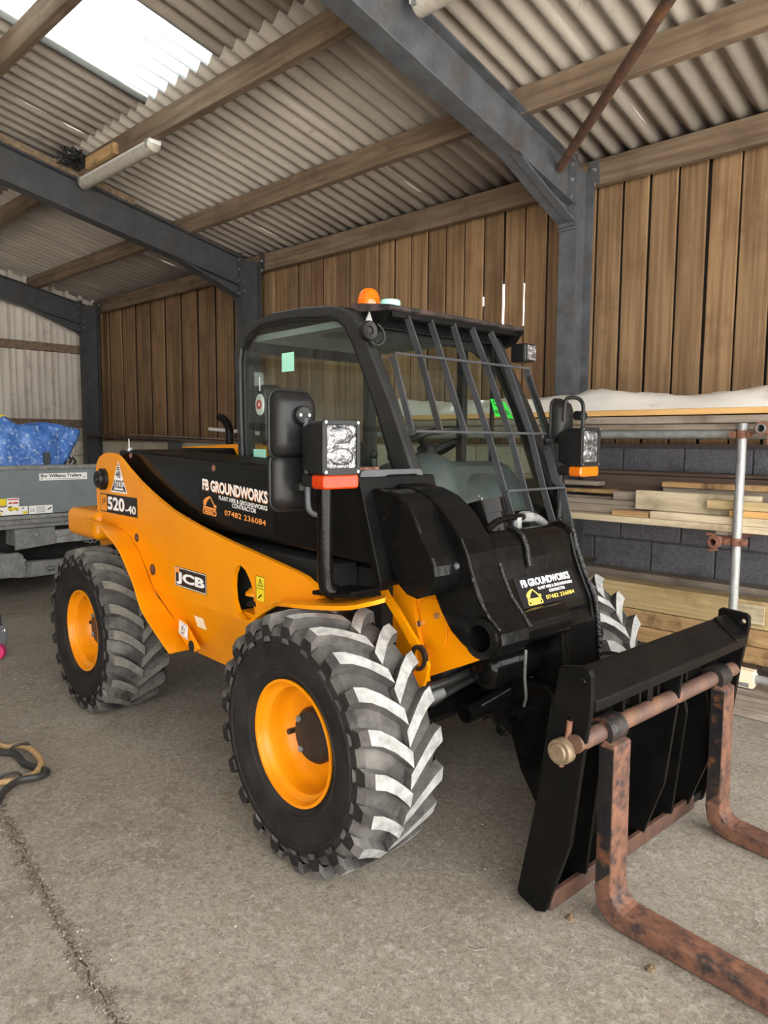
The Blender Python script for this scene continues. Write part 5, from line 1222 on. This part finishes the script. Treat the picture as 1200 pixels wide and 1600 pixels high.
b = B(); pipe(b, (-1.262, 4.20, 1.528), (-1.262, 5.08, 1.528), 0.0245, 0.020, 22); obj('transom_tube', rk(b), 'galv_dull', RK, smooth=True)
b = B(); pipe(b, (-1.475, 4.19, 0.895), (-1.475, 5.08, 0.895), 0.0245, 0.019, 22); obj('transom_tube', rk(b), 'rust_coupler', RK, smooth=True)
b = B(); pipe(b, (-3.95, 4.22, 0.895), (-3.95, 5.08, 0.895), 0.0245, 0.019, 22); obj('transom_tube', rk(b), 'galv_dull', RK, smooth=True)
def coupler(x, y, z, dx, dy):
    bb = B()
    lathe(bb, [(0.0255, -0.022), (0.032, -0.022), (0.034, 0.0), (0.032, 0.022), (0.0255, 0.022)], (x, y, z), 'z', 18, close=True)
    box(bb, x - 0.062, x - 0.028, y - 0.022, y - 0.004, z - 0.018, z + 0.018); box(bb, x + 0.028, x + 0.058, y - 0.022, y - 0.004, z - 0.018, z + 0.018)
    tube(bb, [(x - 0.048, y - 0.05, z), (x - 0.048, y + 0.02, z)], 0.012, 8); tube(bb, [(x + 0.045, y - 0.045, z), (x + 0.045, y + 0.02, z)], 0.010, 8)
    box(bb, x + min(0, dx), x + max(0, dx) + 0.02, y + 0.015, y + 0.035 + dy, z - 0.022, z + 0.022)
    obj('coupler', rk(bb), 'rust_coupler', RK, smooth=True, angle=40)
coupler(-1.385, 4.31, 1.497, -0.02, 0.01); coupler(-1.385, 4.31, 0.895, -0.07, 0.0)
def swivel(x, y, z):
    bb = B(); lathe(bb, [(0.0255, -0.02), (0.036, -0.02), (0.036, 0.02), (0.0255, 0.02)], (x, y, z), 'y', 18, close=True)
    tube(bb, [(x - 0.045, y - 0.005, z + 0.04), (x + 0.0, y - 0.005, z + 0.04)], 0.009, 8); tube(bb, [(x - 0.03, y - 0.005, z - 0.05), (x + 0.02, y - 0.005, z - 0.04)], 0.009, 8)
    obj('coupler', rk(bb), 'rust_coupler', RK, smooth=True, angle=40)
swivel(-1.475, 4.225, 0.895)
b = B(); lathe(b, [(0.0255, -0.02), (0.038, -0.02), (0.038, 0.02), (0.0255, 0.02)], (-1.262, 4.24, 1.528), 'y', 18, close=True); box(b, -1.235, -1.20, 4.225, 4.255, 1.44, 1.53); obj('coupler', rk(b), 'rust_coupler', RK, smooth=True, angle=40)

def timber(x0, x1, y0, y1, z0, z1, m, label, group=None, tilt=0.0, name='timber_board', bevel=0.004):
    bb = B(); L2 = (x1 - x0) / 2; box(bb, -L2, L2, -(y1 - y0) / 2, (y1 - y0) / 2, 0, z1 - z0)
    o = obj(name, bb, m, bevel=bevel); o.location = ((x0 + x1) / 2, (y0 + y1) / 2, z0); o.rotation_euler = (0, 0, tilt)
    return tag(o, label, 'timber', group)
# top tier: brown boards, an orange board and the plastic-wrapped stack
timber(-4.2, 0.9, 4.36, 4.58, 1.523, 1.560, 'timber_grey', 'dark lower board lying on the top scaffold tube of the rack')
timber(-4.3, 0.9, 4.33, 4.56, 1.562, 1.606, 'timber_grey', 'grey weathered board directly under the orange board on the rack')
timber(-4.3, 0.9, 4.37, 4.60, 1.614, 1.650, 'timber_orange', 'fresh orange board under the white plastic sheet')
timber(-4.2, 0.9, 4.62, 4.85, 1.523, 1.65, 'timber_grey', 'board behind the orange board on the top of the rack')
b = B(); nx, ny = 90, 16; V = []
rn = random.Random(2)
for i in range(nx + 1):
    row = []; x = -4.25 + 5.2 * i / nx
    hgt = 0.125 + 0.030 * math.sin(x * 1.4 + 0.6) + 0.016 * math.sin(x * 4.1) + (0.020 if x > -2.55 else -0.03 * min(1, (-2.55 - x) * 2.5))
    for j in range(ny + 1):
        t = j / ny; y = 4.40 + 0.44 * t
        prof = min(1.0, math.sin(min(t * 1.9, 1.0) * PI / 2)) if t < 0.6 else max(0.5, 1 - (t - 0.6) * 0.9)
        z = 1.652 + hgt * prof + 0.006 * math.sin(x * 17 + t * 9) * prof + 0.004 * math.sin(x * 41 - t * 14) * prof + 0.012 * prof * math.sin(x * 6 + 5 * t)
        if j == 0: z = 1.652; 
        row.append(b.verts.new((x, y + 0.008 * math.sin(x * 9), z)))
    V.append(row)
for i in range(nx):
    for j in range(ny): b.faces.new((V[i][j], V[i + 1][j], V[i + 1][j + 1], V[i][j + 1]))
bot = [b.verts.new((-4.25, 4.4, 1.651)), b.verts.new((0.95, 4.4, 1.651)), b.verts.new((0.95, 4.84, 1.651)), b.verts.new((-4.25, 4.84, 1.651))]
b.faces.new(bot)
tag(obj('wrapped_stack', b, 'sheet_white', smooth=True, angle=180), 'long stack wrapped in dusty white plastic sheet on top of the rack', 'sheet')
# middle tier: pale scaffold boards with offcuts
timber(-4.2, 0.9, 4.33, 4.56, 0.944, 0.984, 'timber_pale', 'long pale board carrying the offcuts on the middle of the rack')
timber(-4.2, 0.9, 4.58, 4.80, 0.944, 0.984, 'timber_pale', 'pale board at the back of the middle tier of the rack')
for i, xb in enumerate((-3.95, -1.475, 0.5)):
    timber(xb - 0.035, xb + 0.035, 4.33, 4.86, 0.9205, 0.943, 'timber_grey', ('spacer under the pale boards on the far transom, hidden behind the cab', 'spacer under the pale boards on the rusty transom by the upright tube', 'spacer under the right end of the pale boards, past the photo edge')[i], 'spacers on the transoms')
timber(-1.905, 0.7, 4.335, 4.44, 0.985, 1.030, 'timber_pale', 'pale batten lying on the long pale board, behind the upright tube')
timber(-2.16, -1.92, 4.345, 4.44, 0.985, 1.020, 'timber_brown', 'short brown offcut on the long pale board, left of the batten')
timber(-2.70, -2.05, 4.45, 4.54, 0.985, 1.040, 'timber_grey', 'grey offcut on the pale board, behind the short brown offcut')
timber(-2.03, -1.30, 4.40, 4.445, 1.031, 1.150, 'timber_pale', 'wide pale board on edge with a big round knot')
timber(-2.22, -2.02, 4.48, 4.56, 1.075, 1.130, 'timber_grey', 'small pale grey block end left of the knotted board')
timber(-2.75, -2.04, 4.46, 4.55, 1.041, 1.073, 'timber_grey', 'grey board end under the small block, left of the knotted board')
timber(-1.575, 0.6, 4.35, 4.398, 1.070, 1.120, 'timber_green', 'greenish batten in front of the knotted board, upper of two at the upright tube')
timber(-1.445, 0.5, 4.345, 4.395, 1.0305, 1.068, 'timber_orange', 'yellowish batten under the greenish batten, right of the upright tube')
timber(-3.9, -2.30, 4.60, 4.70, 0.985, 1.045, 'timber_green', 'greenish board low on the middle tier behind the far lamp')
timber(-3.9, -2.26, 4.60, 4.72, 1.047, 1.080, 'timber_grey', 'thin dark board on the greenish board behind the far lamp')
timber(-3.9, -2.30, 4.60, 4.72, 1.100, 1.128, 'timber_brown', 'thin brown board, third up behind the far lamp')
timber(-3.9, -2.40, 4.60, 4.72, 1.150, 1.180, 'timber_grey', 'thin board at the top of the small pile behind the far lamp')
timber(-1.95, 0.7, 4.60, 4.70, 1.165, 1.200, 'timber_brown', 'thin brown board lying behind the top of the knotted board')
timber(-1.95, 0.7, 4.62, 4.72, 0.985, 1.163, 'timber_grey', 'dull board on edge behind the knotted board', bevel=0.003)
timber(-2.60, 0.8, 4.76, 4.82, 1.10, 1.225, 'timber_dark', 'dark stained board on edge at the back of the middle tier')
timber(-2.60, 0.8, 4.83, 5.02, 1.226, 1.250, 'timber_dark', 'dark reddish board lying flat at the back of the middle tier')
timber(-2.60, 0.8, 4.83, 4.99, 0.985, 1.224, 'timber_grey', 'stack of dull boards under the dark reddish board')
timber(-1.20, 0.6, 4.47, 4.55, 1.08, 1.155, 'timber_green', 'mossy green board end right of the upright tube')
# floor stack of heavy beams
timber(-4.6, 1.2, 4.72, 4.862, 0.318, 0.490, 'timber_green', 'top green-treated beam of the stack on the floor')
timber(-4.6, 1.2, 4.73, 4.862, 0.205, 0.312, 'timber_brown', 'dark streaked middle beam of the floor stack')
timber(-4.6, 1.2, 4.725, 4.862, 0.095, 0.200, 'timber_brown', 'lowest beam of the floor stack, on bearers')
timber(-2.76, 1.2, 4.95, 5.10, 0.0, 0.525, 'timber_grey', 'grey board on edge against the block wall behind the floor stack')
timber(-1.52, -1.33, 4.70, 4.715, 0.35, 0.47, 'timber_pale', 'small pale offcut leaning on the end of the floor stack', tilt=0.0)
for i, xb in enumerate((-3.8, -2.6, -1.42, 0.2)):
    timber(xb - 0.05, xb + 0.05, 4.74, 4.86, 0.0, 0.095, 'timber_dark', ('bearer under the far left end of the floor stack of beams', 'bearer under the floor stack, behind the far front tyre', 'bearer under the floor stack, beside the upright scaffold tube', 'bearer under the floor stack, past the right edge of the photo')[i], 'bearers under the floor stack')
# flat boards on the floor in front of the rack
timber(-2.35, 0.9, 4.02, 4.20, 0.002, 0.040, 'timber_grey', 'flat weathered board on the floor in front of the rack, nearest the forks', bevel=0.005)
timber(-2.35, 0.9, 4.21, 4.27, 0.002, 0.040, 'timber_grey', 'narrow flat board on the floor beside the foot of the upright tube', bevel=0.005)
timber(-2.35, 0.9, 4.345, 4.50, 0.002, 0.040, 'timber_grey', 'flat weathered board on the floor behind the upright tube', bevel=0.005)
# loose scaffold tube with a yellow coupler
ts = thing('scaffold_tube', 'loose galvanised tube with a yellow coupler on the floor boards, right edge', 'pipe', (-0.8, 4.42, 0.10))
b = B(); pipe(b, (-0.50, 0, 0), (1.4, 0, 0), 0.0245, 0.020, 20); obj('tube_body', b, 'galv', ts, smooth=True)
b = B(); pipe(b, (-0.60, -0.07, 0.045), (-0.60, 0.03, 0.045), 0.036, 0.024, 20); lathe(b, [(0.0255, -0.025), (0.036, -0.025), (0.036, 0.025), (0.0255, 0.025)], (-0.50, 0, 0), 'x', 18, close=True); box(b, -0.585, -0.48, -0.04, 0.02, -0.05, 0.05)
obj('coupler', b, 'print_cream', ts, smooth=True, angle=40)
b = B(); pipe(b, (-1.30, 4.40, 0.066), (-2.6, 4.44, 0.066), 0.0245, 0.020, 18); tag(obj('scaffold_tube', b, 'galv_dull', smooth=True), 'loose grey tube lying behind the far end of the fork carriage', 'pipe')

# long white pole and the ledge board on the left bay
b = B(); tube(b, [(-7.75, 4.98, 1.575), (-5.9, 4.98, 1.475)], 0.022, 12); tag(obj('white_pole', b, 'plastic_white', smooth=True), 'white plastic pole lying along the ledge behind the exhaust pipe', 'pole')
b = B(); prism(b, [(-10.91, 1.518), (-7.35, 1.436), (-7.02, 1.434), (-7.02, 1.404), (-7.35, 1.406), (-10.91, 1.490)], 4.86, 5.115, 'y'); tag(obj('ledge_shelf', b, 'timber_dark'), 'rough brown shelf board along the wall below the far planks', 'shelf')
b = B(); prism(b, [(-9.6, 1.500), (-7.2, 1.446), (-7.2, 1.456), (-9.6, 1.512)], 4.88, 5.10, 'y'); tag(obj('sheet_offcut', b, 'timber_grey'), 'flat grey sheet offcut lying on the brown shelf board', 'board')
b = B(); box(b, -8.75, -8.60, 4.98, 5.10, 0.0, 1.42); tag(obj('steel_stub', b, 'steel_grey'), 'grey steel upright standing against the cream block wall', 'post')

# ================================================================== TRAILER AND ITS LOAD
XT = -6.70
TR = thing('trailer', 'grey-blue flatbed trailer parked behind the telehandler, far left', 'trailer', (XT, 2.3, 0))
def tr(bm): bmesh.ops.translate(bm, verts=bm.verts, vec=(-XT, -2.3, 0)); return bm
YA, YZ = -0.6, 3.45
b = B(); box(b, XT - 0.04, XT, YA, YZ, 0.78, 1.175); obj('side_board', tr(b), 'trailer', TR, bevel=0.004)
b = B(); box(b, XT - 0.055, XT + 0.014, YA, YZ, 1.172, 1.212); obj('top_rail', tr(b), 'galv_dull', TR, bevel=0.008)
b = B(); prism(b, [(XT - 0.05, 0.775), (XT + 0.03, 0.775), (XT + 0.034, 0.745), (XT + 0.010, 0.735), (XT + 0.010, 0.700), (XT + 0.040, 0.690), (XT + 0.040, 0.665), (XT - 0.05, 0.665)], YA, YZ, 'y'); obj('rub_rail', tr(b), 'galv_dull', TR)
b = B(); box(b, XT - 2.0, XT - 0.05, YA, YZ, 0.70, 0.76); obj('deck', tr(b), 'steel_dark', TR)
b = B(); box(b, XT - 2.0, XT - 1.96, YA, YZ, 0.76, 1.17); obj('side_board', tr(b), 'trailer', TR)
b = B(); box(b, XT - 1.96, XT - 0.04, YZ - 0.04, YZ, 0.76, 1.17); obj('tail_board', tr(b), 'trailer', TR)
b = B(); prism(b, [(2.32, 0.655), (2.665, 0.655), (2.665, 0.500), (2.32, 0.470)], XT - 0.02, XT + 0.005, 'x'); box(b, XT - 0.3, XT - 0.02, 2.33, 2.65, 0.50, 0.65); lp = obj('light_plate', tr(b), 'galv_dull', TR, bevel=0.003)
b = B(); lathe(b, [(0.0, 0.02), (0.010, 0.02), (0.018, 0.012), (0.022, 0.0)], (XT + 0.005, 2.505, 0.595), 'x', 14); obj('plate_bolt', tr(b), 'galv', lp, smooth=True)
b = B(); prism(b, [(2.35, 0.375), (2.83, 0.355), (2.83, 0.235), (2.35, 0.235)], XT + 0.0, XT + 0.10, 'x'); box(b, XT - 0.1, XT + 0.1, 2.8, 3.4, 0.235, 0.36); obj('draw_beam', tr(b), 'galv_dull', TR, bevel=0.006)
b = B(); prism(b, [(2.2, 0.465), (2.30, 0.468), (2.335, 0.44), (2.355, 0.33), (2.345, 0.25), (2.31, 0.245), (2.20, 0.262)], XT + 0.08, XT + 0.14, 'x'); box(b, XT + 0.0, XT + 0.12, 1.2, 2.22, 0.255, 0.465); obj('beam_end_cap', tr(b), 'galv_dull', TR, bevel=0.008)
b = B()
for z in (0.40, 0.335, 0.275): tube(b, [(XT + 0.14, 2.34, z), (XT + 0.15, 2.34, z)], 0.010, 6)
objs('cap_bolt', tr(b), 'galv', TR)
b = B(); prism(b, [(2.545, 0.315), (2.61, 0.315), (2.61, 0.27), (2.545, 0.27)], XT + 0.1005, XT + 0.102, 'x', holes=[[(2.55, 0.305), (2.605, 0.305), (2.605, 0.295), (2.59, 0.28), (2.577, 0.292), (2.562, 0.28), (2.55, 0.295)]]); obj('beam_emblem', tr(b), 'steel_dark', TR)
b = B(); box(b, XT - 1.7, XT - 0.25, 0.4, 3.4, 0.16, 0.70); obj('under_frame_shade', tr(b), 'void', TR)  # near-black box standing in for the shadow under the trailer
b = B()
for yy in (1.1, 2.0): lathe(b, [(0.0, -0.1), (0.2, -0.1), (0.27, -0.08), (0.28, 0.0), (0.27, 0.08), (0.2, 0.1), (0.0, 0.1)], (XT - 0.35, yy - 0.9, 0.28), 'x', 28)
objs('road_wheel', tr(b), 'rubber', TR, smooth=True)
b = B(); tube(b, [(XT - 0.02, 2.68, 0.56), (XT + 0.02, 3.0, 0.62)], 0.012, 8); box(b, XT - 0.3, XT - 0.02, 2.66, 3.3, 0.50, 0.62); obj('jack_handle', tr(b), 'galv', TR)
b = B(); hp = [(XT + 0.05 + 0.022 * math.cos(t * 1.0), 2.85 + 0.0065 * t, 0.50 - 0.0006 * (t - 20) ** 2 * -0.25 + 0.022 * math.sin(t)) for t in [i * 0.5 for i in range(110)]]
tube(b, hp, 0.0045, 6); obj('coiled_cable', tr(b), 'galv_dull', TR, smooth=True)
tu, tv = (0, 1, 0), (0, 0, 1)
def tpos(y, z): return (XT - XT + 0.001, y - 2.3, z)
patch('name_plate', 'print_white', TR, tpos(2.545, 1.075), tu, tv, rect(0, 0, 0.430, 0.062))
lettering('lettering', 'Ifor Williams Trailers', 'print_black', TR, tpos(2.558, 1.102), tu, tv, 0.365, 0.028, bold=0.03, depth=0.003)
patch('name_marks', 'print_black', TR, tpos(2.545, 1.075), tu, tv, [[(0.012, 0.006), (0.030, 0.018), (0.026, 0.022), (0.010, 0.012)], [(0.395, 0.010), (0.418, 0.026), (0.414, 0.030), (0.392, 0.016)], rect(0.06, 0.010, 0.37, 0.013)], depth=0.003)
patch('yellow_label', 'print_yellow', TR, tpos(2.16, 0.868), tu, tv, rect(0, 0, 0.10, 0.060))
patch('notice_label', 'print_white', TR, tpos(2.265, 0.815), tu, tv, rect(0, 0, 0.10, 0.115))
patch('notice_marks', 'print_red', TR, tpos(2.265, 0.815), tu, tv, [rect(0.005, 0.098, 0.095, 0.108), rect(0.05, 0.066, 0.092, 0.080), [(0.01, 0.066), (0.045, 0.066), (0.042, 0.080), (0.016, 0.080)]], depth=0.002)
patch('notice_print', 'print_black', TR, tpos(2.265, 0.815), tu, tv, [rect(0.01, 0.03, 0.04, 0.045), rect(0.015, 0.012, 0.05, 0.02)], depth=0.002)
patch('red_label', 'print_red', TR, tpos(2.16, 0.815), tu, tv, rect(0.03, 0.005, 0.08, 0.045))
patch('strap_label', 'print_white', TR, tpos(2.16, 0.784), tu, tv, rect(0, 0, 0.275, 0.070), depth=0.0012)
patch('strap_marks', 'print_yellow', TR, tpos(2.16, 0.784), tu, tv, [rect(0.0, 0.004, 0.06, 0.022), rect(0.11, 0.038, 0.20, 0.064), rect(0.235, 0.004, 0.27, 0.026)], depth=0.003)
patch('strap_print', 'print_black', TR, tpos(2.16, 0.784), tu, tv, [seg_poly((0.04, 0.05), (0.07, 0.03), 0.008), seg_poly((0.12, 0.06), (0.14, 0.03), 0.006), seg_poly((0.17, 0.062), (0.19, 0.03), 0.006), seg_poly((0.225, 0.045), (0.245, 0.062), 0.007)], depth=0.004)
patch('type_plate', 'print_white', TR, tpos(2.445, 0.782), tu, tv, rect(0, 0, 0.205, 0.072), depth=0.0012)
lettering('lettering', 'CE', 'print_black', TR, tpos(2.455, 0.802), tu, tv, 0.036, 0.026, depth=0.003)
patch('type_print', 'hose_grey', TR, tpos(2.445, 0.782), tu, tv, [rect(0.06, 0.012 + 0.009 * i, 0.14, 0.015 + 0.009 * i) for i in range(6)], depth=0.003)
patch('type_mark', 'print_black', TR, tpos(2.445, 0.782), tu, tv, [seg_poly((0.16, 0.028), (0.195, 0.052), 0.010)], depth=0.003)

# crumpled blue tarpaulin over the load
def crumple(name, c, rad, m, amp, seed, sub=5, flat=None, freq=5.0):
    from mathutils import noise
    bb = B(); bmesh.ops.create_icosphere(bb, subdivisions=sub, radius=1.0)
    for v in bb.verts:
        p = v.co.copy()
        q = Vector((math.copysign(abs(p.x) ** 0.75, p.x), math.copysign(abs(p.y) ** 0.75, p.y), math.copysign(abs(p.z) ** 0.8, p.z)))
        n = noise.turbulence(q * freq * 0.4 + Vector((seed, 0, 0)), 4, True) - 0.5
        rdg = abs(noise.noise(q * freq * 0.7 + Vector((0, seed, 0))))
        k = 1 + amp * (n - 0.9 * rdg)
        w = Vector((q.x * rad[0], q.y * rad[1], q.z * rad[2])) * k
        if flat is not None and c[2] + w.z < flat: w.z = flat - c[2]
        v.co = w + Vector(c)
    return obj(name, bb, m, smooth=True, angle=180)
b = B()
from mathutils import noise as mnoise
prof = [(1.2, 1.50), (1.9, 1.58), (2.15, 1.58), (2.27, 1.62), (2.36, 1.66), (2.42, 1.60), (2.55, 1.585), (2.70, 1.60), (2.84, 1.595), (2.95, 1.555), (3.02, 1.53), (2.98, 1.44), (2.90, 1.36), (2.84, 1.31), (2.82, 1.20)]
ny, nxx = 56, 34; V = []
def topz(y):
    for (a, za), (c, zc) in zip(prof[:11], prof[1:11]):
        if a <= y <= c: return za + (zc - za) * (y - a) / (c - a)
    return 1.5
for i in range(ny + 1):
    s = i / ny; row = []
    for j in range(nxx + 1):
        t = j / nxx
        yend = 3.02 - 0.50 * (max(0, 0.55 - t) / 0.55) ** 1.2
        y = 1.2 + (yend - 1.2) * s; zt = topz(min(y, 3.01))
        if t < 0.55:
            u = t / 0.55; z = 0.80 + (zt - 0.80) * u; x = XT - 0.07 - 0.10 * u ** 2 - 0.0 
        else:
            u = (t - 0.55) / 0.45; z = zt - 0.02 * u - 0.3 * max(0, u - 0.8); x = XT - 0.17 - 1.3 * u
        q = Vector((x * 3.2, y * 3.2, z * 3.2))
        d = mnoise.turbulence(q, 4, True) - 0.6; r2 = abs(mnoise.noise(q * 1.7))
        x += -0.06 * d - 0.09 * r2; z += (0.04 * d - 0.03 * r2) * (1 if t > 0.3 else 0.2); y += 0.02 * d
        row.append(b.verts.new((min(x, XT - 0.065), y, z)))
    V.append(row)
for i in range(ny):
    for j in range(nxx): b.faces.new((V[i][j], V[i + 1][j], V[i + 1][j + 1], V[i][j + 1]))
tp = obj('tarpaulin', b, 'tarp', smooth=True, angle=180); s = tp.modifiers.new('t', 'SOLIDIFY'); s.thickness = 0.004
tag(tp, 'crumpled blue tarpaulin covering the load on the trailer', 'tarpaulin')
tag(crumple('plastic_bag', (XT - 0.42, 2.88, 1.06), (0.22, 0.16, 0.34), 'sheet_white', 0.35, 4.0, 4, 0.762), 'white plastic bag with black print beside the blue tarpaulin', 'bag')
bag = bpy.data.objects['plastic_bag']
b = B()
for k, (y, z) in enumerate(((2.80, 1.24), (2.85, 1.23), (2.90, 1.24), (2.94, 1.225))): tube(b, smooth_path([(XT - 0.195, y - 0.015, z + 0.05), (XT - 0.18, y + 0.012, z + 0.01), (XT - 0.18, y - 0.012, z - 0.02)], 4), 0.011, 6)
objs('bag_print', b, 'print_black', bag)
tag(crumple('white_sack', (XT - 0.30, 2.12, 1.72), (0.16, 0.20, 0.13), 'plastic_white', 0.3, 9.0, 4), 'pale sack on top of the blue tarpaulin at the left edge', 'bag')
b = B(); prism(b, [(2.30, 1.60), (2.385, 1.612), (2.38, 1.655), (2.32, 1.66)], XT - 0.34, XT - 0.28, 'x'); tag(obj('yellow_tab', b, 'print_yellow', bevel=0.008), 'small yellow package on the peak of the blue tarpaulin', 'package')
b = B(); box(b, XT - 0.075, XT - 0.045, 2.615, 2.665, 0.765, 1.325); tag(obj('load_stake', b, 'steel_dark', bevel=0.003), 'dark steel stake standing inside the trailer side in front of the tarpaulin', 'stake')

# ================================================================== FLOOR ITEMS
hp1 = [(-4.6, 0.9, 0.02), (-3.9, 1.06, 0.02), (-3.537, 1.135, 0.02), (-3.50, 1.18, 0.022), (-3.40, 1.205, 0.03), (-3.25, 1.19, 0.035), (-3.183, 1.165, 0.03), (-3.135, 1.11, 0.022), (-3.165, 1.01, 0.018), (-3.30, 0.90, 0.018), (-3.9, 0.72, 0.018), (-4.6, 0.55, 0.018)]
hp2 = [(-4.6, 0.85, 0.018), (-3.9, 1.04, 0.018), (-3.537, 1.11, 0.018), (-3.42, 1.17, 0.018), (-3.28, 1.165, 0.018), (-3.18, 1.19, 0.02), (-3.10, 1.19, 0.03), (-3.075, 1.14, 0.035), (-3.09, 1.07, 0.038), (-3.05, 1.00, 0.03), (-2.99, 0.95, 0.018), (-2.94, 0.86, 0.016), (-3.2, 0.65, 0.016), (-3.9, 0.4, 0.016)]
HS = thing('hydraulic_hose', 'coil of black and tan hydraulic hose tied together on the floor, left edge', 'hose', (-3.3, 1.1, 0))
def hs_(bm): bmesh.ops.translate(bm, verts=bm.verts, vec=(3.3, -1.1, 0)); return bm
b = B(); tube(b, smooth_path(hp1, 6), 0.014, 10); obj('hose_line', hs_(b), 'hose_tan', HS, smooth=True)
b = B(); tube(b, smooth_path([(x, y - 0.028, z) for x, y, z in hp2], 6), 0.015, 10); obj('hose_line', hs_(b), 'hose', HS, smooth=True)
b = B()
for x, y in ((-3.44, 1.17), (-3.16, 1.03)):
    tube(b, [(x - 0.02, y - 0.05, 0.02), (x, y - 0.02, 0.05), (x + 0.01, y + 0.03, 0.05), (x + 0.02, y + 0.05, 0.02)], 0.006, 6); tube(b, [(x, y, 0.05), (x + 0.05, y + 0.03, 0.055)], 0.004, 5)
objs('cable_tie', hs_(b), 'hose', HS)

# wheeled stand with a magenta wheel at the left edge
WS = thing('wheeled_stand', 'grey steel leg with a magenta wheel on the floor, cut by the left edge', 'stand', (-5.05, 1.62, 0))
wd = Vector((0.72, 0.69, 0)).normalized(); wn = Vector((0.69, -0.72, 0)).normalized()
mt = Matrix(((wd.x, wn.x, 0, 0), (wd.y, wn.y, 0, 0), (0, 0, 1, 0), (0, 0, 0, 1)))
b = B(); lathe(b, [(0.028, -0.024), (0.046, -0.024), (0.052, -0.018), (0.053, 0.018), (0.047, 0.024), (0.028, 0.024)], (-0.012, 0.0, 0.053), 'y', 32, close=True); bmesh.ops.transform(b, matrix=mt, verts=b.verts); wl = obj('wheel', b, 'magenta', WS, smooth=True, angle=40)
b = B(); lathe(b, [(0.0, 0.03), (0.012, 0.03), (0.014, 0.026), (0.026, 0.026), (0.028, 0.022), (0.028, -0.026), (0.0, -0.03)], (-0.012, 0.0, 0.053), 'y', 24); bmesh.ops.transform(b, matrix=mt, verts=b.verts); obj('wheel_hub', b, 'plastic_white', WS, smooth=True)
b = B(); prism(b, [(-0.09, 0.06), (-0.085, 0.16), (-0.03, 0.215), (0.0, 0.225), (0.035, 0.215), (0.045, 0.20), (0.045, 0.15), (0.03, 0.10), (0.02, 0.05), (-0.012, 0.03)], -0.036, -0.028, 'y'); bmesh.ops.transform(b, matrix=mt, verts=b.verts); obj('wheel_bracket', b, 'steel_grey', WS, bevel=0.003)
b = B(); lathe(b, [(0.0, 0.012), (0.007, 0.012), (0.009, 0.006), (0.014, 0.004), (0.014, 0.0)], (0.02, -0.030, 0.185), 'y', 12); bmesh.ops.transform(b, matrix=mt, verts=b.verts); obj('bracket_bolt', b, 'chrome', WS)
b = B(); prism(b, [(-0.05, 0.21), (0.0, 0.215), (-0.045, 0.52), (-0.09, 0.52)], -0.06, -0.02, 'y'); prism(b, [(-0.8, 0.46), (-0.05, 0.50), (-0.05, 0.54), (-0.8, 0.50)], -0.06, -0.02, 'y'); prism(b, [(-0.8, 0.0), (-0.76, 0.0), (-0.76, 0.5), (-0.8, 0.5)], -0.06, -0.02, 'y'); bmesh.ops.transform(b, matrix=mt, verts=b.verts); obj('stand_leg', b, 'steel_grey', WS, bevel=0.004)

# loose nuts
for (x, y, l) in ((-1.031, 1.907, 'small steel nut on the floor by the bottom corner of the fork carriage'), (-0.763, 1.868, 'small steel nut on the floor beside the nearer fork')):
    b = B(); prism(b, [(0.012 * math.cos(t), 0.012 * math.sin(t)) for t in [PI / 3 * i for i in range(6)]], 0, 0.012, 'z'); tube(b, [(0, 0, 0.012), (0, 0, 0.020)], 0.006, 8)
    o = obj('steel_nut', b, 'brass'); o.location = (x, y, 0.0); tag(o, l, 'nut')

# grit and chaff lying on the concrete
rn = random.Random(21); b = B()
def stone(x, y, r):
    vs = []
    n = 5; h = r * rn.uniform(0.4, 0.8); a0 = rn.uniform(0, 6)
    t0 = [b.verts.new((x + r * rn.uniform(0.7, 1.1) * math.cos(a0 + 2 * PI * i / n), y + r * rn.uniform(0.7, 1.1) * math.sin(a0 + 2 * PI * i / n), -0.002)) for i in range(n)]
    t1 = [b.verts.new((x + (v.co.x - x) * 0.6, y + (v.co.y - y) * 0.6, h)) for v in t0]
    for i in range(n): b.faces.new((t0[i], t0[(i + 1) % n], t1[(i + 1) % n], t1[i]))
    b.faces.new(t1)
for k in range(900):
    x = rn.uniform(-6.5, 0.4); y = rn.uniform(0.2, 3.6)
    stone(x, y, rn.choice((0.002, 0.003, 0.003, 0.004, 0.006)))
for k in range(500):
    x = rn.uniform(-3.6, -1.2); stone(x, JY(x) + rn.gauss(0, 0.022), rn.choice((0.002, 0.003, 0.004, 0.005)))
for k in range(60):
    x = rn.uniform(-4.0, 0.2); y = rn.uniform(0.5, 2.6); a = rn.uniform(0, PI); L_ = rn.uniform(0.02, 0.07)
    tube(b, smooth_path([(x, y, 0.001), (x + L_ * 0.5 * math.cos(a), y + L_ * 0.5 * math.sin(a), 0.003), (x + L_ * math.cos(a + 0.5), y + L_ * math.sin(a + 0.5), 0.001)], 2), 0.0009, 4)
g = tag(obj('floor_grit', b, 'grit'), 'scattered grit and straw chaff over the concrete floor', 'grit', kind='stuff')

b = B()
for k in range(1500):
    x = rn.uniform(-3.7, -1.2); stone(x, JY(x) + rn.gauss(0, 0.016), rn.choice((0.003, 0.004, 0.005, 0.007)))
tag(obj('joint_soil', b, 'soil'), 'dark soil lying along the crack in the concrete, bottom left', 'soil', kind='stuff')
